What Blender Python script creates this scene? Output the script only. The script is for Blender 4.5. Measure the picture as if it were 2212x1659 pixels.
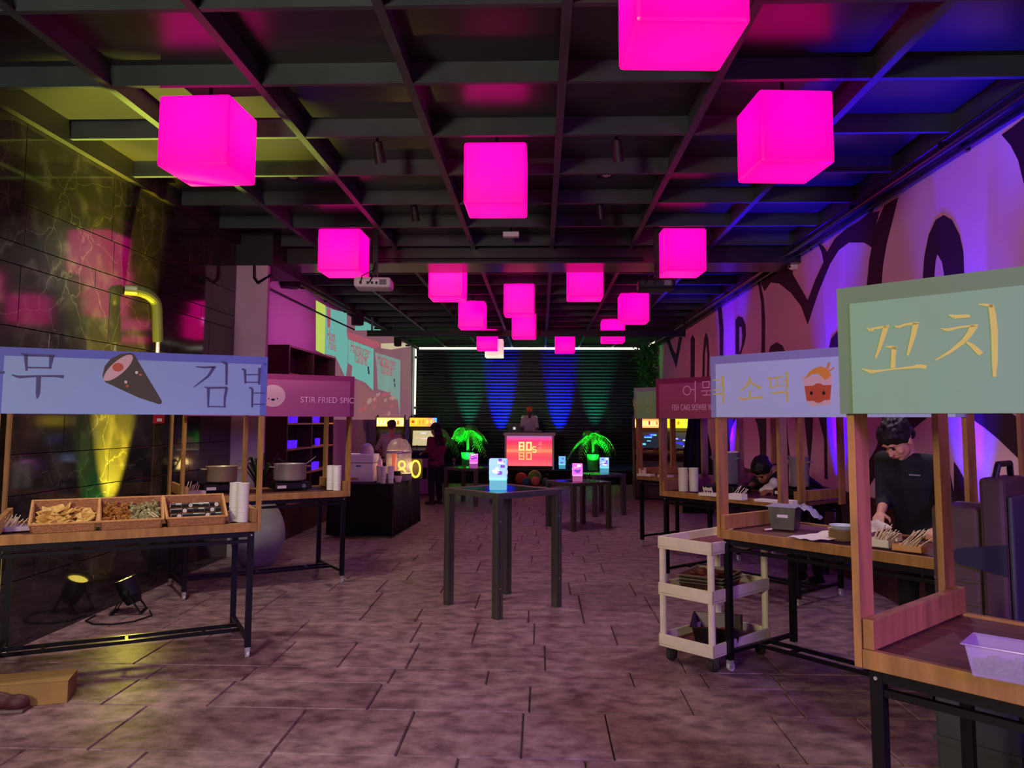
import bpy, math, random
from mathutils import Vector, Matrix, Euler
from math import sin, cos, pi, radians, atan2, hypot
C = bpy.context.scene.collection
for o in list(bpy.data.objects): bpy.data.objects.remove(o)
sc = bpy.context.scene
rnd = random.Random(7)

# ---------------------------------------------------------------- camera
CF, CYP, CZ = 1720.0, 756.9, 1.65
PT, YW, RL = radians(5.0), radians(2.084), radians(.262)
fw = Vector((-sin(YW)*cos(PT), cos(YW)*cos(PT), sin(PT)))
rt = Vector((cos(YW), sin(YW), 0)); up = rt.cross(fw)
R_ = rt*cos(RL)+up*sin(RL); U_ = -rt*sin(RL)+up*cos(RL)
cam = bpy.data.cameras.new('camera'); camo = bpy.data.objects.new('camera', cam); C.objects.link(camo)
camo.matrix_world = Matrix(((R_.x, U_.x, -fw.x, 0), (R_.y, U_.y, -fw.y, 0), (R_.z, U_.z, -fw.z, CZ), (0, 0, 0, 1)))
cam.sensor_width = 36; cam.lens = CF/2212*36; cam.shift_y = -(829.5-CYP)/2212
cam.clip_start = .05; cam.clip_end = 100
sc.camera = camo
sc.view_settings.view_transform = 'Standard'; sc.view_settings.look = 'None'
sc.view_settings.exposure = 0.0; sc.view_settings.gamma = 1; sc.view_settings.use_curve_mapping = False

# ---------------------------------------------------------------- world, room lights and added fills
w = bpy.data.worlds.new('world'); sc.world = w; w.use_nodes = True
w.node_tree.nodes['Background'].inputs[0].default_value = (.5, .35, .6, 1)
w.node_tree.nodes['Background'].inputs[1].default_value = .012

def light(name, typ, loc, to, col, power, size=.3, angle=60, blend=.5, sy=None):
    l = bpy.data.lights.new(name, typ); l.color = col; l.energy = power
    if typ == 'AREA':
        l.size = size
        if sy: l.shape = 'RECTANGLE'; l.size_y = sy
    else: l.shadow_soft_size = size
    if typ == 'SPOT': l.spot_size = radians(angle); l.spot_blend = blend
    o = bpy.data.objects.new(name, l); C.objects.link(o); o.location = loc
    if to is not None: o.rotation_euler = (Vector(to)-Vector(loc)).to_track_quat('-Z', 'Y').to_euler()
    return o
WARM = (1, .84, .66); NEUT = (1, .93, .86)
light('added_warm_fill', 'AREA', (-2.6, -1.4, 2.5), (.0, 5.2, 1.5), WARM, 190, .9)  # added warm fill from behind the camera, no fixture in the room
light('added_purple_wash', 'AREA', (2.9, -1.0, 2.7), (1.7, 3.2, .9), (.36, .12, 1), 42, .8).data.spread = radians(75)  # added purple fill for faces turned to the right, no visible source
light('house_light', 'SPOT', (-3.0, 6.3, 3.75), (-2.6, 6.0, 0), NEUT, 190, .10, 125, .5)
light('house_light', 'SPOT', (2.3, 6.1, 3.75), (1.6, 5.6, 0), (1, .84, .92), 130, .10, 92, .6)
light('house_light', 'SPOT', (-2.2, 1.6, 3.7), (-2.3, 3.0, 0), NEUT, 230, .15, 90, .9)
light('house_light', 'SPOT', (.5, 11.8, 3.7), (0, 11.5, 0), (1, .72, .85), 130, .2, 130, .8)
BLUE = (.03, .02, 1)
for y, p in ((6.25, 420), (9.0, 420), (14.0, 700)):
    light('blue_uplight', 'SPOT', (3.17, y, .16), (3.30, y+.01, 2.3), (.06, .0, 1), p*9, .02, 15, .35)
    light('blue_fill', 'SPOT', (3.0, y, .18), (3.06, y+.02, 3.9), (.03, .0, 1), p*3.6, .03, 40, .8)
for y in (5.6, 8.6, 13.2): light('blue_ceiling', 'SPOT', (2.75, y+.4, 1.3), (2.55, y-.2, 3.98), (.01, .0, 1), 1900, .05, 44, .9)  # added spots for the ceiling's blue glow, without fixtures of their own
light('yellow_uplight', 'SPOT', (-3.42, 6.90, .36), (-3.76, 6.92, 1.7), (1, .78, .03), 3200, .03, 34, .6)
light('green_uplight', 'SPOT', (-3.50, 6.84, .36), (-3.76, 6.72, 1.0), (.08, 1, .12), 160, .02, 40, .5)
light('yellow_ceiling', 'SPOT', (-3.3, 6.7, .4), (-2.95, 6.2, 4), (.95, 1, .10), 4200, .03, 42, .7)
light('yellow_spill', 'SPOT', (-3.38, 6.6, .5), (-2.7, 4.6, 0), (1, .85, .1), 14, .05, 80, .9)
for x in (-1.2, .57):
    light('blue_uplight', 'SPOT', (x, 23.50, .46), (x, 23.95, 2.2), (0, .01, 1), 42000, .03, 27, .8)
for x in (-2.15, 1.62):
    light('green_uplight', 'SPOT', (x, 23.45, .46), (x, 23.95, 2.8), (.0, 1, .35), 4200, .03, 30, .9)
light('palm_light', 'SPOT', (-1.95, 20.3, .5), (-1.93, 21.1, 1.4), (.02, 1, .10), 330, .03, 80, .5)
light('palm_light', 'SPOT', (1.40, 20.3, .5), (1.37, 21.1, 1.4), (.02, 1, .10), 330, .03, 80, .5)
light('palm_light', 'SPOT', (-2.7, 18.4, .5), (-2.75, 19.3, 1.9), (.02, 1, .12), 160, .03, 60, .5)

# ---------------------------------------------------------------- helpers
def lin(c):
    f = lambda v: v/12.92 if v <= .04045 else ((v+.055)/1.055)**2.4
    return tuple(f(x/255) for x in c)+(1,)
MATS = {}
def mat(name, rgb, rough=.5, metal=0, noise=0, scale=8, stretch=None, bump=0, emit=None, es=1, trans=0, alpha=1, spec=.5, jitter=0, rgb2=None, weave=None, ior=1.45, coat=0):
    if name in MATS: return MATS[name]
    m = bpy.data.materials.new(name); m.use_nodes = True; nt = m.node_tree; N = nt.nodes; L = nt.links
    b = N['Principled BSDF']; col = lin(rgb)
    b.inputs['Base Color'].default_value = col; b.inputs['Roughness'].default_value = rough
    b.inputs['Metallic'].default_value = metal; b.inputs['Specular IOR Level'].default_value = spec
    b.inputs['Transmission Weight'].default_value = trans; b.inputs['IOR'].default_value = ior
    b.inputs['Alpha'].default_value = alpha; b.inputs['Coat Weight'].default_value = coat
    if emit is not None:
        b.inputs['Emission Color'].default_value = lin(emit); b.inputs['Emission Strength'].default_value = es
    if noise or bump:
        tc = N.new('ShaderNodeTexCoord'); mp = N.new('ShaderNodeMapping'); L.new(tc.outputs['Object'], mp.inputs[0])
        if stretch: mp.inputs['Scale'].default_value = stretch
        nz = N.new('ShaderNodeTexNoise'); nz.inputs['Scale'].default_value = scale; nz.inputs['Detail'].default_value = 6
        nz.inputs['Roughness'].default_value = .6
        L.new(mp.outputs[0], nz.inputs['Vector'])
    if noise:
        mx = N.new('ShaderNodeMix'); mx.data_type = 'RGBA'
        c2 = lin(rgb2) if rgb2 else tuple(min(1, v*(1+noise)) for v in col[:3])+(1,)
        c1 = col if rgb2 else tuple(v*(1-noise) for v in col[:3])+(1,)
        mr = N.new('ShaderNodeMapRange'); mr.inputs[1].default_value = .35; mr.inputs[2].default_value = .65
        L.new(nz.outputs[0], mr.inputs[0]); L.new(mr.outputs[0], mx.inputs[0])
        mx.inputs[6].default_value = c1; mx.inputs[7].default_value = c2
        out = mx.outputs[2]
        if jitter:
            oi = N.new('ShaderNodeObjectInfo'); hs = N.new('ShaderNodeHueSaturation')
            m2 = N.new('ShaderNodeMapRange'); m2.inputs[3].default_value = 1-jitter; m2.inputs[4].default_value = 1+jitter
            L.new(oi.outputs['Random'], m2.inputs[0]); L.new(m2.outputs[0], hs.inputs['Value']); L.new(out, hs.inputs['Color']); out = hs.outputs[0]
        L.new(out, b.inputs['Base Color'])
    if bump:
        bp = N.new('ShaderNodeBump'); bp.inputs['Strength'].default_value = bump; bp.inputs['Distance'].default_value = .01
        L.new(nz.outputs[0], bp.inputs['Height']); L.new(bp.outputs[0], b.inputs['Normal'])
    if weave:
        tc = N.new('ShaderNodeTexCoord'); br = N.new('ShaderNodeTexBrick'); L.new(tc.outputs['Object'], br.inputs[0])
        mp = N.new('ShaderNodeMapping'); L.new(tc.outputs['Object'], mp.inputs[0]); mp.inputs['Rotation'].default_value = (pi/2, 0, 0); L.new(mp.outputs[0], br.inputs[0])
        br.inputs['Scale'].default_value = weave; br.inputs['Color1'].default_value = col; br.inputs['Color2'].default_value = tuple(v*.62 for v in col[:3])+(1,)
        br.inputs['Mortar'].default_value = tuple(v*.25 for v in col[:3])+(1,); br.inputs['Mortar Size'].default_value = .03
        L.new(br.outputs[0], b.inputs['Base Color'])
    MATS[name] = m; return m
def emat(name, rgb, s=1.0):
    return mat(name, (10, 10, 10), .4, emit=rgb, es=s)

class MB:
    def __init__(s): s.v = []; s.f = []
    def add(s, vs, fs, M=None):
        n = len(s.v)
        s.v += [tuple(M @ Vector(p)) if M else tuple(p) for p in vs]; s.f += [tuple(i+n for i in f) for f in fs]; return s
    def box(s, c, d, M=None, rz=0):
        x, y, z = d[0]/2, d[1]/2, d[2]/2
        vs = [(a*x, b*y, e*z) for e in (-1, 1) for b in (-1, 1) for a in (-1, 1)]
        T = Matrix.Translation(c) @ Matrix.Rotation(rz, 4, 'Z')
        if M: T = M @ T
        return s.add(vs, [(0, 2, 3, 1), (4, 5, 7, 6), (0, 1, 5, 4), (2, 6, 7, 3), (0, 4, 6, 2), (1, 3, 7, 5)], T)
    def bx(s, x0, x1, y0, y1, z0, z1, M=None): return s.box(((x0+x1)/2, (y0+y1)/2, (z0+z1)/2), (x1-x0, y1-y0, z1-z0), M)
    def bar(s, a, b, wd, ht):
        a = Vector(a); b = Vector(b); d = b-a; q = d.to_track_quat('Y', 'Z').to_matrix().to_4x4()
        return s.box((0, 0, 0), (wd, d.length, ht), Matrix.Translation((a+b)/2) @ q)
    def cyl(s, a, b, r0, r1=None, n=12, cap=True):
        a = Vector(a); b = Vector(b); r1 = r0 if r1 is None else r1; d = b-a
        q = d.to_track_quat('Z', 'Y').to_matrix(); vs = []
        for p, r in ((a, r0), (b, r1)):
            for i in range(n):
                t = 2*pi*i/n; vs.append(p+q @ Vector((r*cos(t), r*sin(t), 0)))
        fs = [(i, (i+1) % n, n+(i+1) % n, n+i) for i in range(n)]
        if cap: fs += [tuple(range(n-1, -1, -1)), tuple(range(n, 2*n))]
        return s.add(vs, fs)
    def tube(s, pts, r, n=8):
        for a, b in zip(pts, pts[1:]): s.cyl(a, b, r, r, n)
        for p in pts[1:-1]: s.sph(p, (r, r, r), 8, 6)
        return s
    def lathe(s, prof, c=(0, 0, 0), n=24, M=None):
        vs = []; fs = []; m = len(prof)
        for i in range(n):
            t = 2*pi*i/n
            for r, z in prof: vs.append((c[0]+r*cos(t), c[1]+r*sin(t), c[2]+z))
        for i in range(n):
            j = (i+1) % n
            for k in range(m-1): fs.append((i*m+k, j*m+k, j*m+k+1, i*m+k+1))
        return s.add(vs, fs, M)
    def sph(s, c, r, n=16, k=10, M=None):
        if not hasattr(r, '__len__'): r = (r, r, r)
        vs = [(c[0], c[1], c[2]-r[2])]
        for j in range(1, k):
            p = -pi/2+pi*j/k
            for i in range(n): t = 2*pi*i/n; vs.append((c[0]+r[0]*cos(p)*cos(t), c[1]+r[1]*cos(p)*sin(t), c[2]+r[2]*sin(p)))
        vs.append((c[0], c[1], c[2]+r[2])); fs = [(0, 1+(i+1) % n, 1+i) for i in range(n)]
        for j in range(k-2):
            for i in range(n): a = 1+j*n; fs.append((a+i, a+(i+1) % n, a+n+(i+1) % n, a+n+i))
        e = len(vs)-1; a = 1+(k-2)*n; fs += [(a+i, a+(i+1) % n, e) for i in range(n)]
        return s.add(vs, fs, M)
    def prism(s, poly, t, M):           # poly in (u, v); extruded along w from 0 to t; M maps (u, v, w)
        n = len(poly); vs = [(u, v, 0) for u, v in poly]+[(u, v, t) for u, v in poly]
        return s.add(vs, [tuple(range(n-1, -1, -1)), tuple(range(n, 2*n))]+[(i, (i+1) % n, n+(i+1) % n, n+i) for i in range(n)], M)
    def stroke(s, pts, t, M):           # pts (u, v, width)
        for (a, b, p), (c, d, q) in zip(pts, pts[1:]):
            l = hypot(c-a, d-b) or 1; nx, ny = -(d-b)/l, (c-a)/l
            s.prism([(a+nx*p/2, b+ny*p/2), (a-nx*p/2, b-ny*p/2), (c-nx*q/2, d-ny*q/2), (c+nx*q/2, d+ny*q/2)], t, M)
        return s
    def build(s, name, m, parent=None, smooth=False, bevel=0, loc=None, label=None, kind=None, rz=0):
        me = bpy.data.meshes.new(name); me.from_pydata(s.v, [], s.f); me.materials.append(m)
        if smooth: me.polygons.foreach_set('use_smooth', [True]*len(me.polygons))
        o = bpy.data.objects.new(name, me); C.objects.link(o)
        if parent: o.parent = parent
        if loc: o.location = loc
        if rz: o.rotation_euler.z = rz
        if bevel:
            b = o.modifiers.new('b', 'BEVEL'); b.width = bevel; b.segments = 2; b.limit_method = 'ANGLE'; b.angle_limit = radians(40)
        if label: o['label'] = label
        if kind: o['kind'] = kind
        return o
def tag(o, label, cat, group=None, kind=None):
    o['label'] = label; o['category'] = cat
    if group: o['group'] = group
    if kind: o['kind'] = kind
    return o
def thing(name, label, cat, loc=(0, 0, 0), rz=0, group=None):
    o = bpy.data.objects.new(name, None); C.objects.link(o); o.location = loc; o.rotation_euler.z = rz
    o.empty_display_size = .1
    return tag(o, label, cat, group)
def copytree(o, parent=None, label=None, loc=None, rz=None):
    c = o.copy(); C.objects.link(c)
    if parent: c.parent = parent
    if loc is not None: c.location = loc
    if rz is not None: c.rotation_euler.z = rz
    if label: c['label'] = label
    for ch in [x for x in KIDS.get(o.name, [])]: copytree(ch, c)
    return c
KIDS = {}
def index():
    KIDS.clear()
    for o in bpy.data.objects:
        if o.parent: KIDS.setdefault(o.parent.name, []).append(o)
def ray(u, v): return fw+R_*((u-1106)/CF)-U_*((v-CYP)/CF)
def onz(u, v, z=0.):
    d = ray(u, v); t = (z-CZ)/d.z; return Vector((t*d.x, t*d.y, z))
def onx(u, v, x):
    d = ray(u, v); t = x/d.x; return Vector((x, t*d.y, CZ+t*d.z))
def ony(u, v, y):
    d = ray(u, v); t = y/d.y; return Vector((t*d.x, y, CZ+t*d.z))
def text(s, size, name, m, parent, loc, rot, label=None, ext=.001, sx=1, align='LEFT'):
    cu = bpy.data.curves.new(name, 'FONT'); cu.body = s; cu.size = size; cu.extrude = ext; cu.align_x = align; cu.space_character = 1.05
    tmp = bpy.data.objects.new('tmp', cu); C.objects.link(tmp)
    me = bpy.data.meshes.new_from_object(tmp.evaluated_get(bpy.context.evaluated_depsgraph_get()))
    bpy.data.objects.remove(tmp)
    T = Matrix.Translation(loc) @ Euler(rot).to_matrix().to_4x4() @ Matrix.Scale(sx, 4, (1, 0, 0))
    nb = {i: [] for i in range(len(me.vertices))}
    key = {}; rep = []
    for v in me.vertices:
        k = (round(v.co.x, 5), round(v.co.y, 5), round(v.co.z, 5)); rep.append(key.setdefault(k, v.index))
    par = list(range(len(rep)))
    def find(a):
        while par[a] != a: par[a] = par[par[a]]; a = par[a]
        return a
    for p in me.polygons:
        vs = [find(rep[i]) for i in p.vertices]
        for a in vs[1:]: par[find(a)] = find(vs[0])
    isl = {}
    for p in me.polygons: isl.setdefault(find(rep[p.vertices[0]]), []).append(p)
    for ps in isl.values():
        mb = MB(); idx = {}
        for p in ps:
            f = []
            for i in p.vertices:
                r = rep[i]
                if r not in idx: idx[r] = len(mb.v); mb.v.append(tuple(T @ me.vertices[r].co))
                f.append(idx[r])
            if len(set(f)) == len(f): mb.f.append(tuple(f))
        mb.build(name, m, parent)

# ---------------------------------------------------------------- materials
wood = mat('honey_wood', (164, 118, 64), .55, noise=.28, scale=5, stretch=(3, 3, .6), bump=.15, jitter=.12)
wood2 = mat('table_plank', (104, 62, 50), .5, noise=.25, scale=6, stretch=(.7, 5, 5), bump=.1, jitter=.12)
dwood = mat('walnut', (62, 30, 22), .45, noise=.25, scale=4, stretch=(2, 2, .5), bump=.1)
blackm = mat('black_steel', (16, 16, 20), .42, metal=.3)
steel = mat('steel', (214, 210, 202), .28, metal=.6)
brushed = mat('brushed_steel', (112, 112, 104), .38, metal=.8, noise=.1, scale=30, stretch=(1, 1, .02))
whitep = mat('white_plastic', (235, 232, 225), .45)
paper = mat('paper', (232, 226, 216), .8)
blackp = mat('black_plastic', (14, 14, 16), .5)
blackc = mat('black_cloth', (12, 11, 15), .9, noise=.3, scale=3)
greyp = mat('grey_rubber', (120, 120, 122), .5)
skin = mat('skin', (205, 150, 122), .55, noise=.06, scale=20)
hairm = mat('black_hair', (14, 11, 12), .55, noise=.3, scale=60, stretch=(1, 1, .2), bump=.6)
glass = mat('glass', (225, 235, 240), .04, trans=1, ior=1.3)
TH = {}

# ================================================================ ROOM
XL, XR, YB, ZC, ZG = -3.76, 3.30, 24.0, 3.98, 3.84
slabm = mat('stamped_concrete', (96, 68, 74), .5, noise=1, rgb2=(158, 126, 128), scale=7, stretch=(1, 1.25, 1), bump=1.0, jitter=.10, spec=.35)
fl = MB().bx(-4.4, 3.9, -3, 24.6, -.08, -.012).build('floor', mat('joint', (58, 44, 42), .8), kind='structure')
def slab(mb, x0, x1, y0, y1):
    i = .006; vs = [(x0, y0, -.012), (x1, y0, -.012), (x1, y1, -.012), (x0, y1, -.012), (x0+i, y0+i, 0), (x1-i, y0+i, 0), (x1-i, y1-i, 0), (x0+i, y1-i, 0)]
    mb.add(vs, [(4, 5, 6, 7), (0, 1, 5, 4), (1, 2, 6, 5), (2, 3, 7, 6), (3, 0, 4, 7)])
y = 2.2; n = 0; far = MB(); row = 0
for part in (0, 1):
    while y < (12.0 if part == 0 else 20.9):
        h = rnd.choice((.30, .46, .46, .62)) if row % 3 else .62; x = -4.2+rnd.uniform(-.4, 0)
        while x < 3.7:
            wd = rnd.choice((.46, .62, .62, .93, .93)); x1 = min(x+wd, 3.75)
            if part == 0 and n < 296 and x1 > -4.0:
                mb = MB(); slab(mb, x+.003, x1-.003, y+.003, y+h-.003); mb.build('floor_slab', slabm, fl); n += 1
            else: slab(far, x+.003, x1-.003, y+.003, y+h-.003)
            x = x1
        y += h; row += 1
far.build('floor_slab_field', slabm, fl, kind='stuff')
near = MB(); x = -4.2
while x < 3.7: slab(near, x, x+.61, 1.6, 2.19); slab(near, x, x+.61, 1.0, 1.59); x += .62
near.build('floor_slab_field', slabm, fl, kind='stuff')

# ---- ceiling with coffer fins
ceilm = mat('ceiling_black', (34, 32, 36), .30, noise=.12, scale=1.5, spec=.9)
finm = mat('fin_paint', (54, 62, 66), .45, noise=.2, scale=2.5)
ce = MB().bx(-4.4, 3.9, -3, 24.6, ZC, ZC+.1).build('ceiling', ceilm, kind='structure')
for i in range(-4, 4):
    x = .136+i*1.0
    mb = MB(); mb.bx(x-.012, x+.012, -2.5, 24, ZG, ZC); mb.bx(x-.028, x+.028, -2.5, 24, ZG-.008, ZG+.004)
    mb.build('long_fin', finm, ce)
for j in range(-6, 21):
    y = 4.04+j*.97
    if 10.3 < y < 10.9: continue
    mb = MB(); mb.bx(-3.86, 3.3, y-.012, y+.012, ZG+.002, ZC); mb.bx(-3.86, 3.3, y-.02, y+.02, ZG-.004, ZG+.006)
    mb.build('cross_fin', finm, ce)
MB().bx(-3.86, 3.4, 10.1, 10.75, 3.66, ZC).build('trim_1', ceilm, kind='structure')
MB().bx(3.14, 3.42, -3, 24, 3.78, ZC).build('trim_2', mat('dark_trim', (26, 24, 28), .5), kind='structure')
MB().bx(-4.2, -3.70, -3, 24, 3.80, ZC).build('trim_3', MATS['dark_trim'], kind='structure')

# ---- left wall: polished black marble slabs
def marble():
    m = bpy.data.materials.new('black_marble'); m.use_nodes = True; N = m.node_tree.nodes; L = m.node_tree.links; b = N['Principled BSDF']
    tc = N.new('ShaderNodeTexCoord'); n1 = N.new('ShaderNodeTexNoise'); n1.inputs['Scale'].default_value = 1.6; n1.inputs['Detail'].default_value = 8
    L.new(tc.outputs['Object'], n1.inputs[0]); mp = N.new('ShaderNodeVectorMath'); mp.operation = 'MULTIPLY_ADD'
    mp.inputs[1].default_value = (.9, .9, .9); L.new(n1.outputs['Color'], mp.inputs[0]); L.new(tc.outputs['Object'], mp.inputs[2])
    vo = N.new('ShaderNodeTexVoronoi'); vo.feature = 'DISTANCE_TO_EDGE'; vo.inputs['Scale'].default_value = 1.7; L.new(mp.outputs[0], vo.inputs['Vector'])
    r = N.new('ShaderNodeValToRGB'); r.color_ramp.elements[0].position = 0; r.color_ramp.elements[0].color = (.055, .05, .04, 1)
    r.color_ramp.elements[1].position = .014; r.color_ramp.elements[1].color = (.02, .019, .018, 1); L.new(vo.outputs['Distance'], r.inputs[0])
    n2 = N.new('ShaderNodeTexNoise'); n2.inputs['Scale'].default_value = 5; n2.inputs['Detail'].default_value = 10; L.new(tc.outputs['Object'], n2.inputs[0])
    r2 = N.new('ShaderNodeValToRGB'); r2.color_ramp.elements[0].position = .5; r2.color_ramp.elements[0].color = (0, 0, 0, 1); r2.color_ramp.elements[1].position = .75; r2.color_ramp.elements[1].color = (.035, .03, .024, 1)
    L.new(n2.outputs[0], r2.inputs[0]); ad = N.new('ShaderNodeMix'); ad.data_type = 'RGBA'; ad.blend_type = 'ADD'; ad.inputs[0].default_value = 1
    L.new(r.outputs[0], ad.inputs[6]); L.new(r2.outputs[0], ad.inputs[7]); L.new(ad.outputs[2], b.inputs['Base Color'])
    b.inputs['Roughness'].default_value = .07; b.inputs['Specular IOR Level'].default_value = .6
    return m
marb = marble()
wl = MB().bx(-4.4, XL-.02, -3, 9.6, -.05, ZC).build('wall_left', mat('grout', (30, 30, 28), .7), kind='structure')
zs = [0, .485, 1.09, 1.385, 1.84, 2.30, 2.745, 2.90, 3.20, 3.80]; rnd2 = random.Random(3)
for k in range(9):
    y = -.5-rnd2.uniform(0, .8)
    while y < 9.58:
        y1 = min(y+rnd2.choice((.9, 1.2, 1.2, 1.6)), 9.58)
        if y1 > 9.3: y1 = 9.58
        MB().bx(XL-.019, XL, y+.003, y1-.003, zs[k]+.003, zs[k+1]-.003).build('marble_slab', marb, wl, bevel=.002)
        y = y1
# far left: plaster pier, plaster wall, back wall
plas = mat('plaster', (196, 176, 190), .85, noise=.04, scale=2)
MB().bx(-4.4, -3.37, 9.6, 9.68, -.05, 3.6).build('column_1', plas, kind='structure')
MB().bx(-4.4, -3.30, 9.55, 10.72, 3.54, ZC).build('trim_5', MATS['dark_trim'], kind='structure')
wl2 = MB().bx(-4.4, -3.8, 9.68, 24.2, -.05, ZC).build('wall_left_rear', plas, kind='structure')
wb = MB().bx(-4.4, 3.9, 24.12, 24.5, -.05, ZC).build('wall_back', blackc, kind='structure')
# roller door
dm = mat('roller_door', (22, 24, 32), .32, metal=.2)
mb = MB(); z = .0; prof = []
while z < 3.86:
    prof += [(24.02, z), (23.975, z+.02), (23.975, z+.055), (24.02, z+.085)]; z += .1
vs = []; fs = []
for yy, zz in prof: vs += [(XL+.02, yy, zz), (3.12, yy, zz)]
for i in range(len(prof)-1): fs.append((2*i, 2*i+1, 2*i+3, 2*i+2))
d1 = mb.add(vs, fs).build('door_1', dm, kind='structure')
MB().bx(3.10, 3.3, 23.9, 24.12, 0, ZC).build('trim_4', MATS['dark_trim'], kind='structure')

# ---- right wall with painted lettering
wr = MB().bx(XR, 3.9, -3, 24.2, .9, ZC).build('wall_right', mat('mural_wall', (226, 180, 200), .8, noise=.03, scale=2), kind='structure')
MB().bx(XR-.05, 3.9, -3, 24.2, -.05, .9).build('baseboard_right', dwood, kind='structure')
ink = mat('mural_ink', (40, 12, 30), .7)
def mural(polys, ox, oy, s):
    for P in polys:
        mb = MB(); q = [onx(ox+a/s, oy+b/s, XR) for a, b in P]
        q = [(p.y, p.z) for p in q]
        M = Matrix(((0, 0, -1, XR), (1, 0, 0, 0), (0, 1, 0, 0), (0, 0, 0, 1)))
        mb.prism(q, .003, M).build('painted_letter', ink, wr)
mural([
 [(2078, 112), (2130, 172), (2175, 260), (2208, 395), (2320, 600), (2500, 400), (2300, -60), (2150, 60)],
 [(1612, 1000), (1617, 920), (1625, 820), (1650, 700), (1690, 612), (1737, 583), (1785, 612), (1830, 700), (1852, 800), (1860, 1000), (1746, 1000), (1738, 920), (1728, 860), (1700, 812), (1690, 850), (1682, 935), (1680, 1000)],
 [(1470, 478), (1390, 525), (1340, 640), (1315, 770), (1300, 850), (1282, 1040), (1368, 1040), (1380, 880), (1402, 750), (1440, 600)],
 [(1000, 750), (1030, 765), (1052, 800), (1100, 720), (1170, 660), (1240, 620), (1300, 572), (1360, 560), (1338, 640), (1318, 775), (1270, 745), (1180, 745), (1120, 790), (1070, 870), (1000, 1040), (938, 1225), (900, 1120), (840, 1040), (770, 985), (720, 980), (685, 1030), (662, 985), (700, 915), (750, 890), (820, 897), (832, 850), (850, 845), (850, 930), (890, 1000), (938, 1085), (985, 960), (1032, 860), (1020, 800)],
 [(608, 932), (650, 1000), (665, 1100), (668, 1250), (665, 1420), (687, 1420), (688, 1200), (680, 1080), (660, 980), (640, 922)],
 [(706, 1400), (720, 1352), (755, 1330), (790, 1350), (812, 1400)],
 [(1058, 1400), (1075, 1310), (1112, 1268), (1130, 1400)],
 [(514, 1400), (514, 1200), (530, 1178), (555, 1185), (573, 1230), (575, 1290), (565, 1340), (545, 1400), (534, 1400), (551, 1350), (554, 1290), (549, 1240), (535, 1240), (535, 1400)],
 [(385, 1095), (410, 1130), (420, 1250), (422, 1410), (441, 1410), (443, 1250), (432, 1130), (408, 1075)],
 [(318, 1550), (322, 1400), (330, 1310), (340, 1272), (352, 1300), (360, 1400), (357, 1550), (346, 1550), (349, 1400), (342, 1335), (334, 1400), (332, 1550)],
 [(250, 1550), (250, 1310), (262, 1285), (275, 1310), (273, 1550)],
 [(100, 1300), (122, 1300), (150, 1380), (165, 1400), (182, 1300), (201, 1300), (166, 1482)],
], 1400, 250, 2.719)
mural([
 [(880, 700), (1000, 700), (955, 800), (935, 900), (938, 1045), (885, 1045)],
 [(1140, 700), (1246, 700), (1246, 1110), (1195, 1110), (1190, 900), (1170, 780)],
 [(1340, 700), (1418, 700), (1430, 900), (1452, 1085), (1408, 1070), (1385, 850)],
 [(1570, 700), (1645, 700), (1638, 900), (1615, 1160), (1590, 900)],
 [(1690, 700), (1760, 700), (1770, 1250), (1745, 1240), (1740, 900)],
], 1340, 720, 3.95)
mural([
 [(430, 60), (920, 60), (855, 145), (740, 240), (560, 420), (430, 620), (310, 820), (180, 900), (180, 800), (310, 610), (430, 400), (490, 200)],
 [(1100, 60), (1440, 60), (1720, 260), (1900, 480), (1800, 620), (1600, 505), (1420, 330), (1320, 248), (1170, 142)],
 [(1060, 520), (1092, 565), (1220, 800), (1300, 1000), (1060, 1000)],
], 1780, 860, 3.77)

# ---- LED strips round the roller door
ledm = emat('led_white', (255, 250, 225), 1.25)
t = thing('led_strip_light', 'long white LED strip across the top of the dark roller door', 'light', (-.3, 23.86, 3.80))
MB().box((0, 0, 0), (6.75, .05, .07)).build('tube', ledm, t); MB().box((0, .02, .045), (6.8, .09, .03)).build('housing', blackm, t)
t = thing('led_strip_light', 'upright white LED strip at the left edge of the roller door', 'light', (-3.74, 23.6, 2.8))
MB().box((0, 0, 0), (.05, .05, 2.0)).build('tube', ledm, t)
for q in (-.8, .7): MB().box((.02, 0, q), (.08, .08, .07)).build('bracket', greyp, t)
t = thing('led_strip_light', 'slanting white LED strip at the top corner right of the roller door', 'light', (3.15, 22.9, 3.82))
MB().bar((-.08, .9, -.06), (.05, -1.6, .02), .05, .05).build('tube', emat('led_dim', (240, 235, 205), 1.2), t)

# ================================================================ CUBE LAMPS
def cubemat(name, top, bot, s, es):
    m = mat(name, (235, 120, 200), .35); nt = m.node_tree; N = nt.nodes; L = nt.links; b = N['Principled BSDF']
    tc = N.new('ShaderNodeTexCoord'); sp = N.new('ShaderNodeSeparateXYZ'); L.new(tc.outputs['Generated'], sp.inputs[0])
    vs = N.new('ShaderNodeVectorMath'); vs.operation = 'DISTANCE'; vs.inputs[1].default_value = (.5, .5, .72); L.new(tc.outputs['Generated'], vs.inputs[0])
    r = N.new('ShaderNodeValToRGB'); r.color_ramp.elements[0].position = .50; r.color_ramp.elements[0].color = lin(top)
    r.color_ramp.elements[1].position = .95; r.color_ramp.elements[1].color = lin(bot)
    L.new(vs.outputs['Value'], r.inputs[0]); L.new(r.outputs[0], b.inputs['Emission Color']); b.inputs['Emission Strength'].default_value = es
    b.inputs['Base Color'].default_value = lin(s); return m
cm = cubemat('lamp_magenta', (255, 0, 150), (248, 0, 118), (60, 8, 40), 2.2)
cmw = cubemat('lamp_pale', (255, 90, 200), (235, 235, 205), (230, 200, 210), .9)
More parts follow.
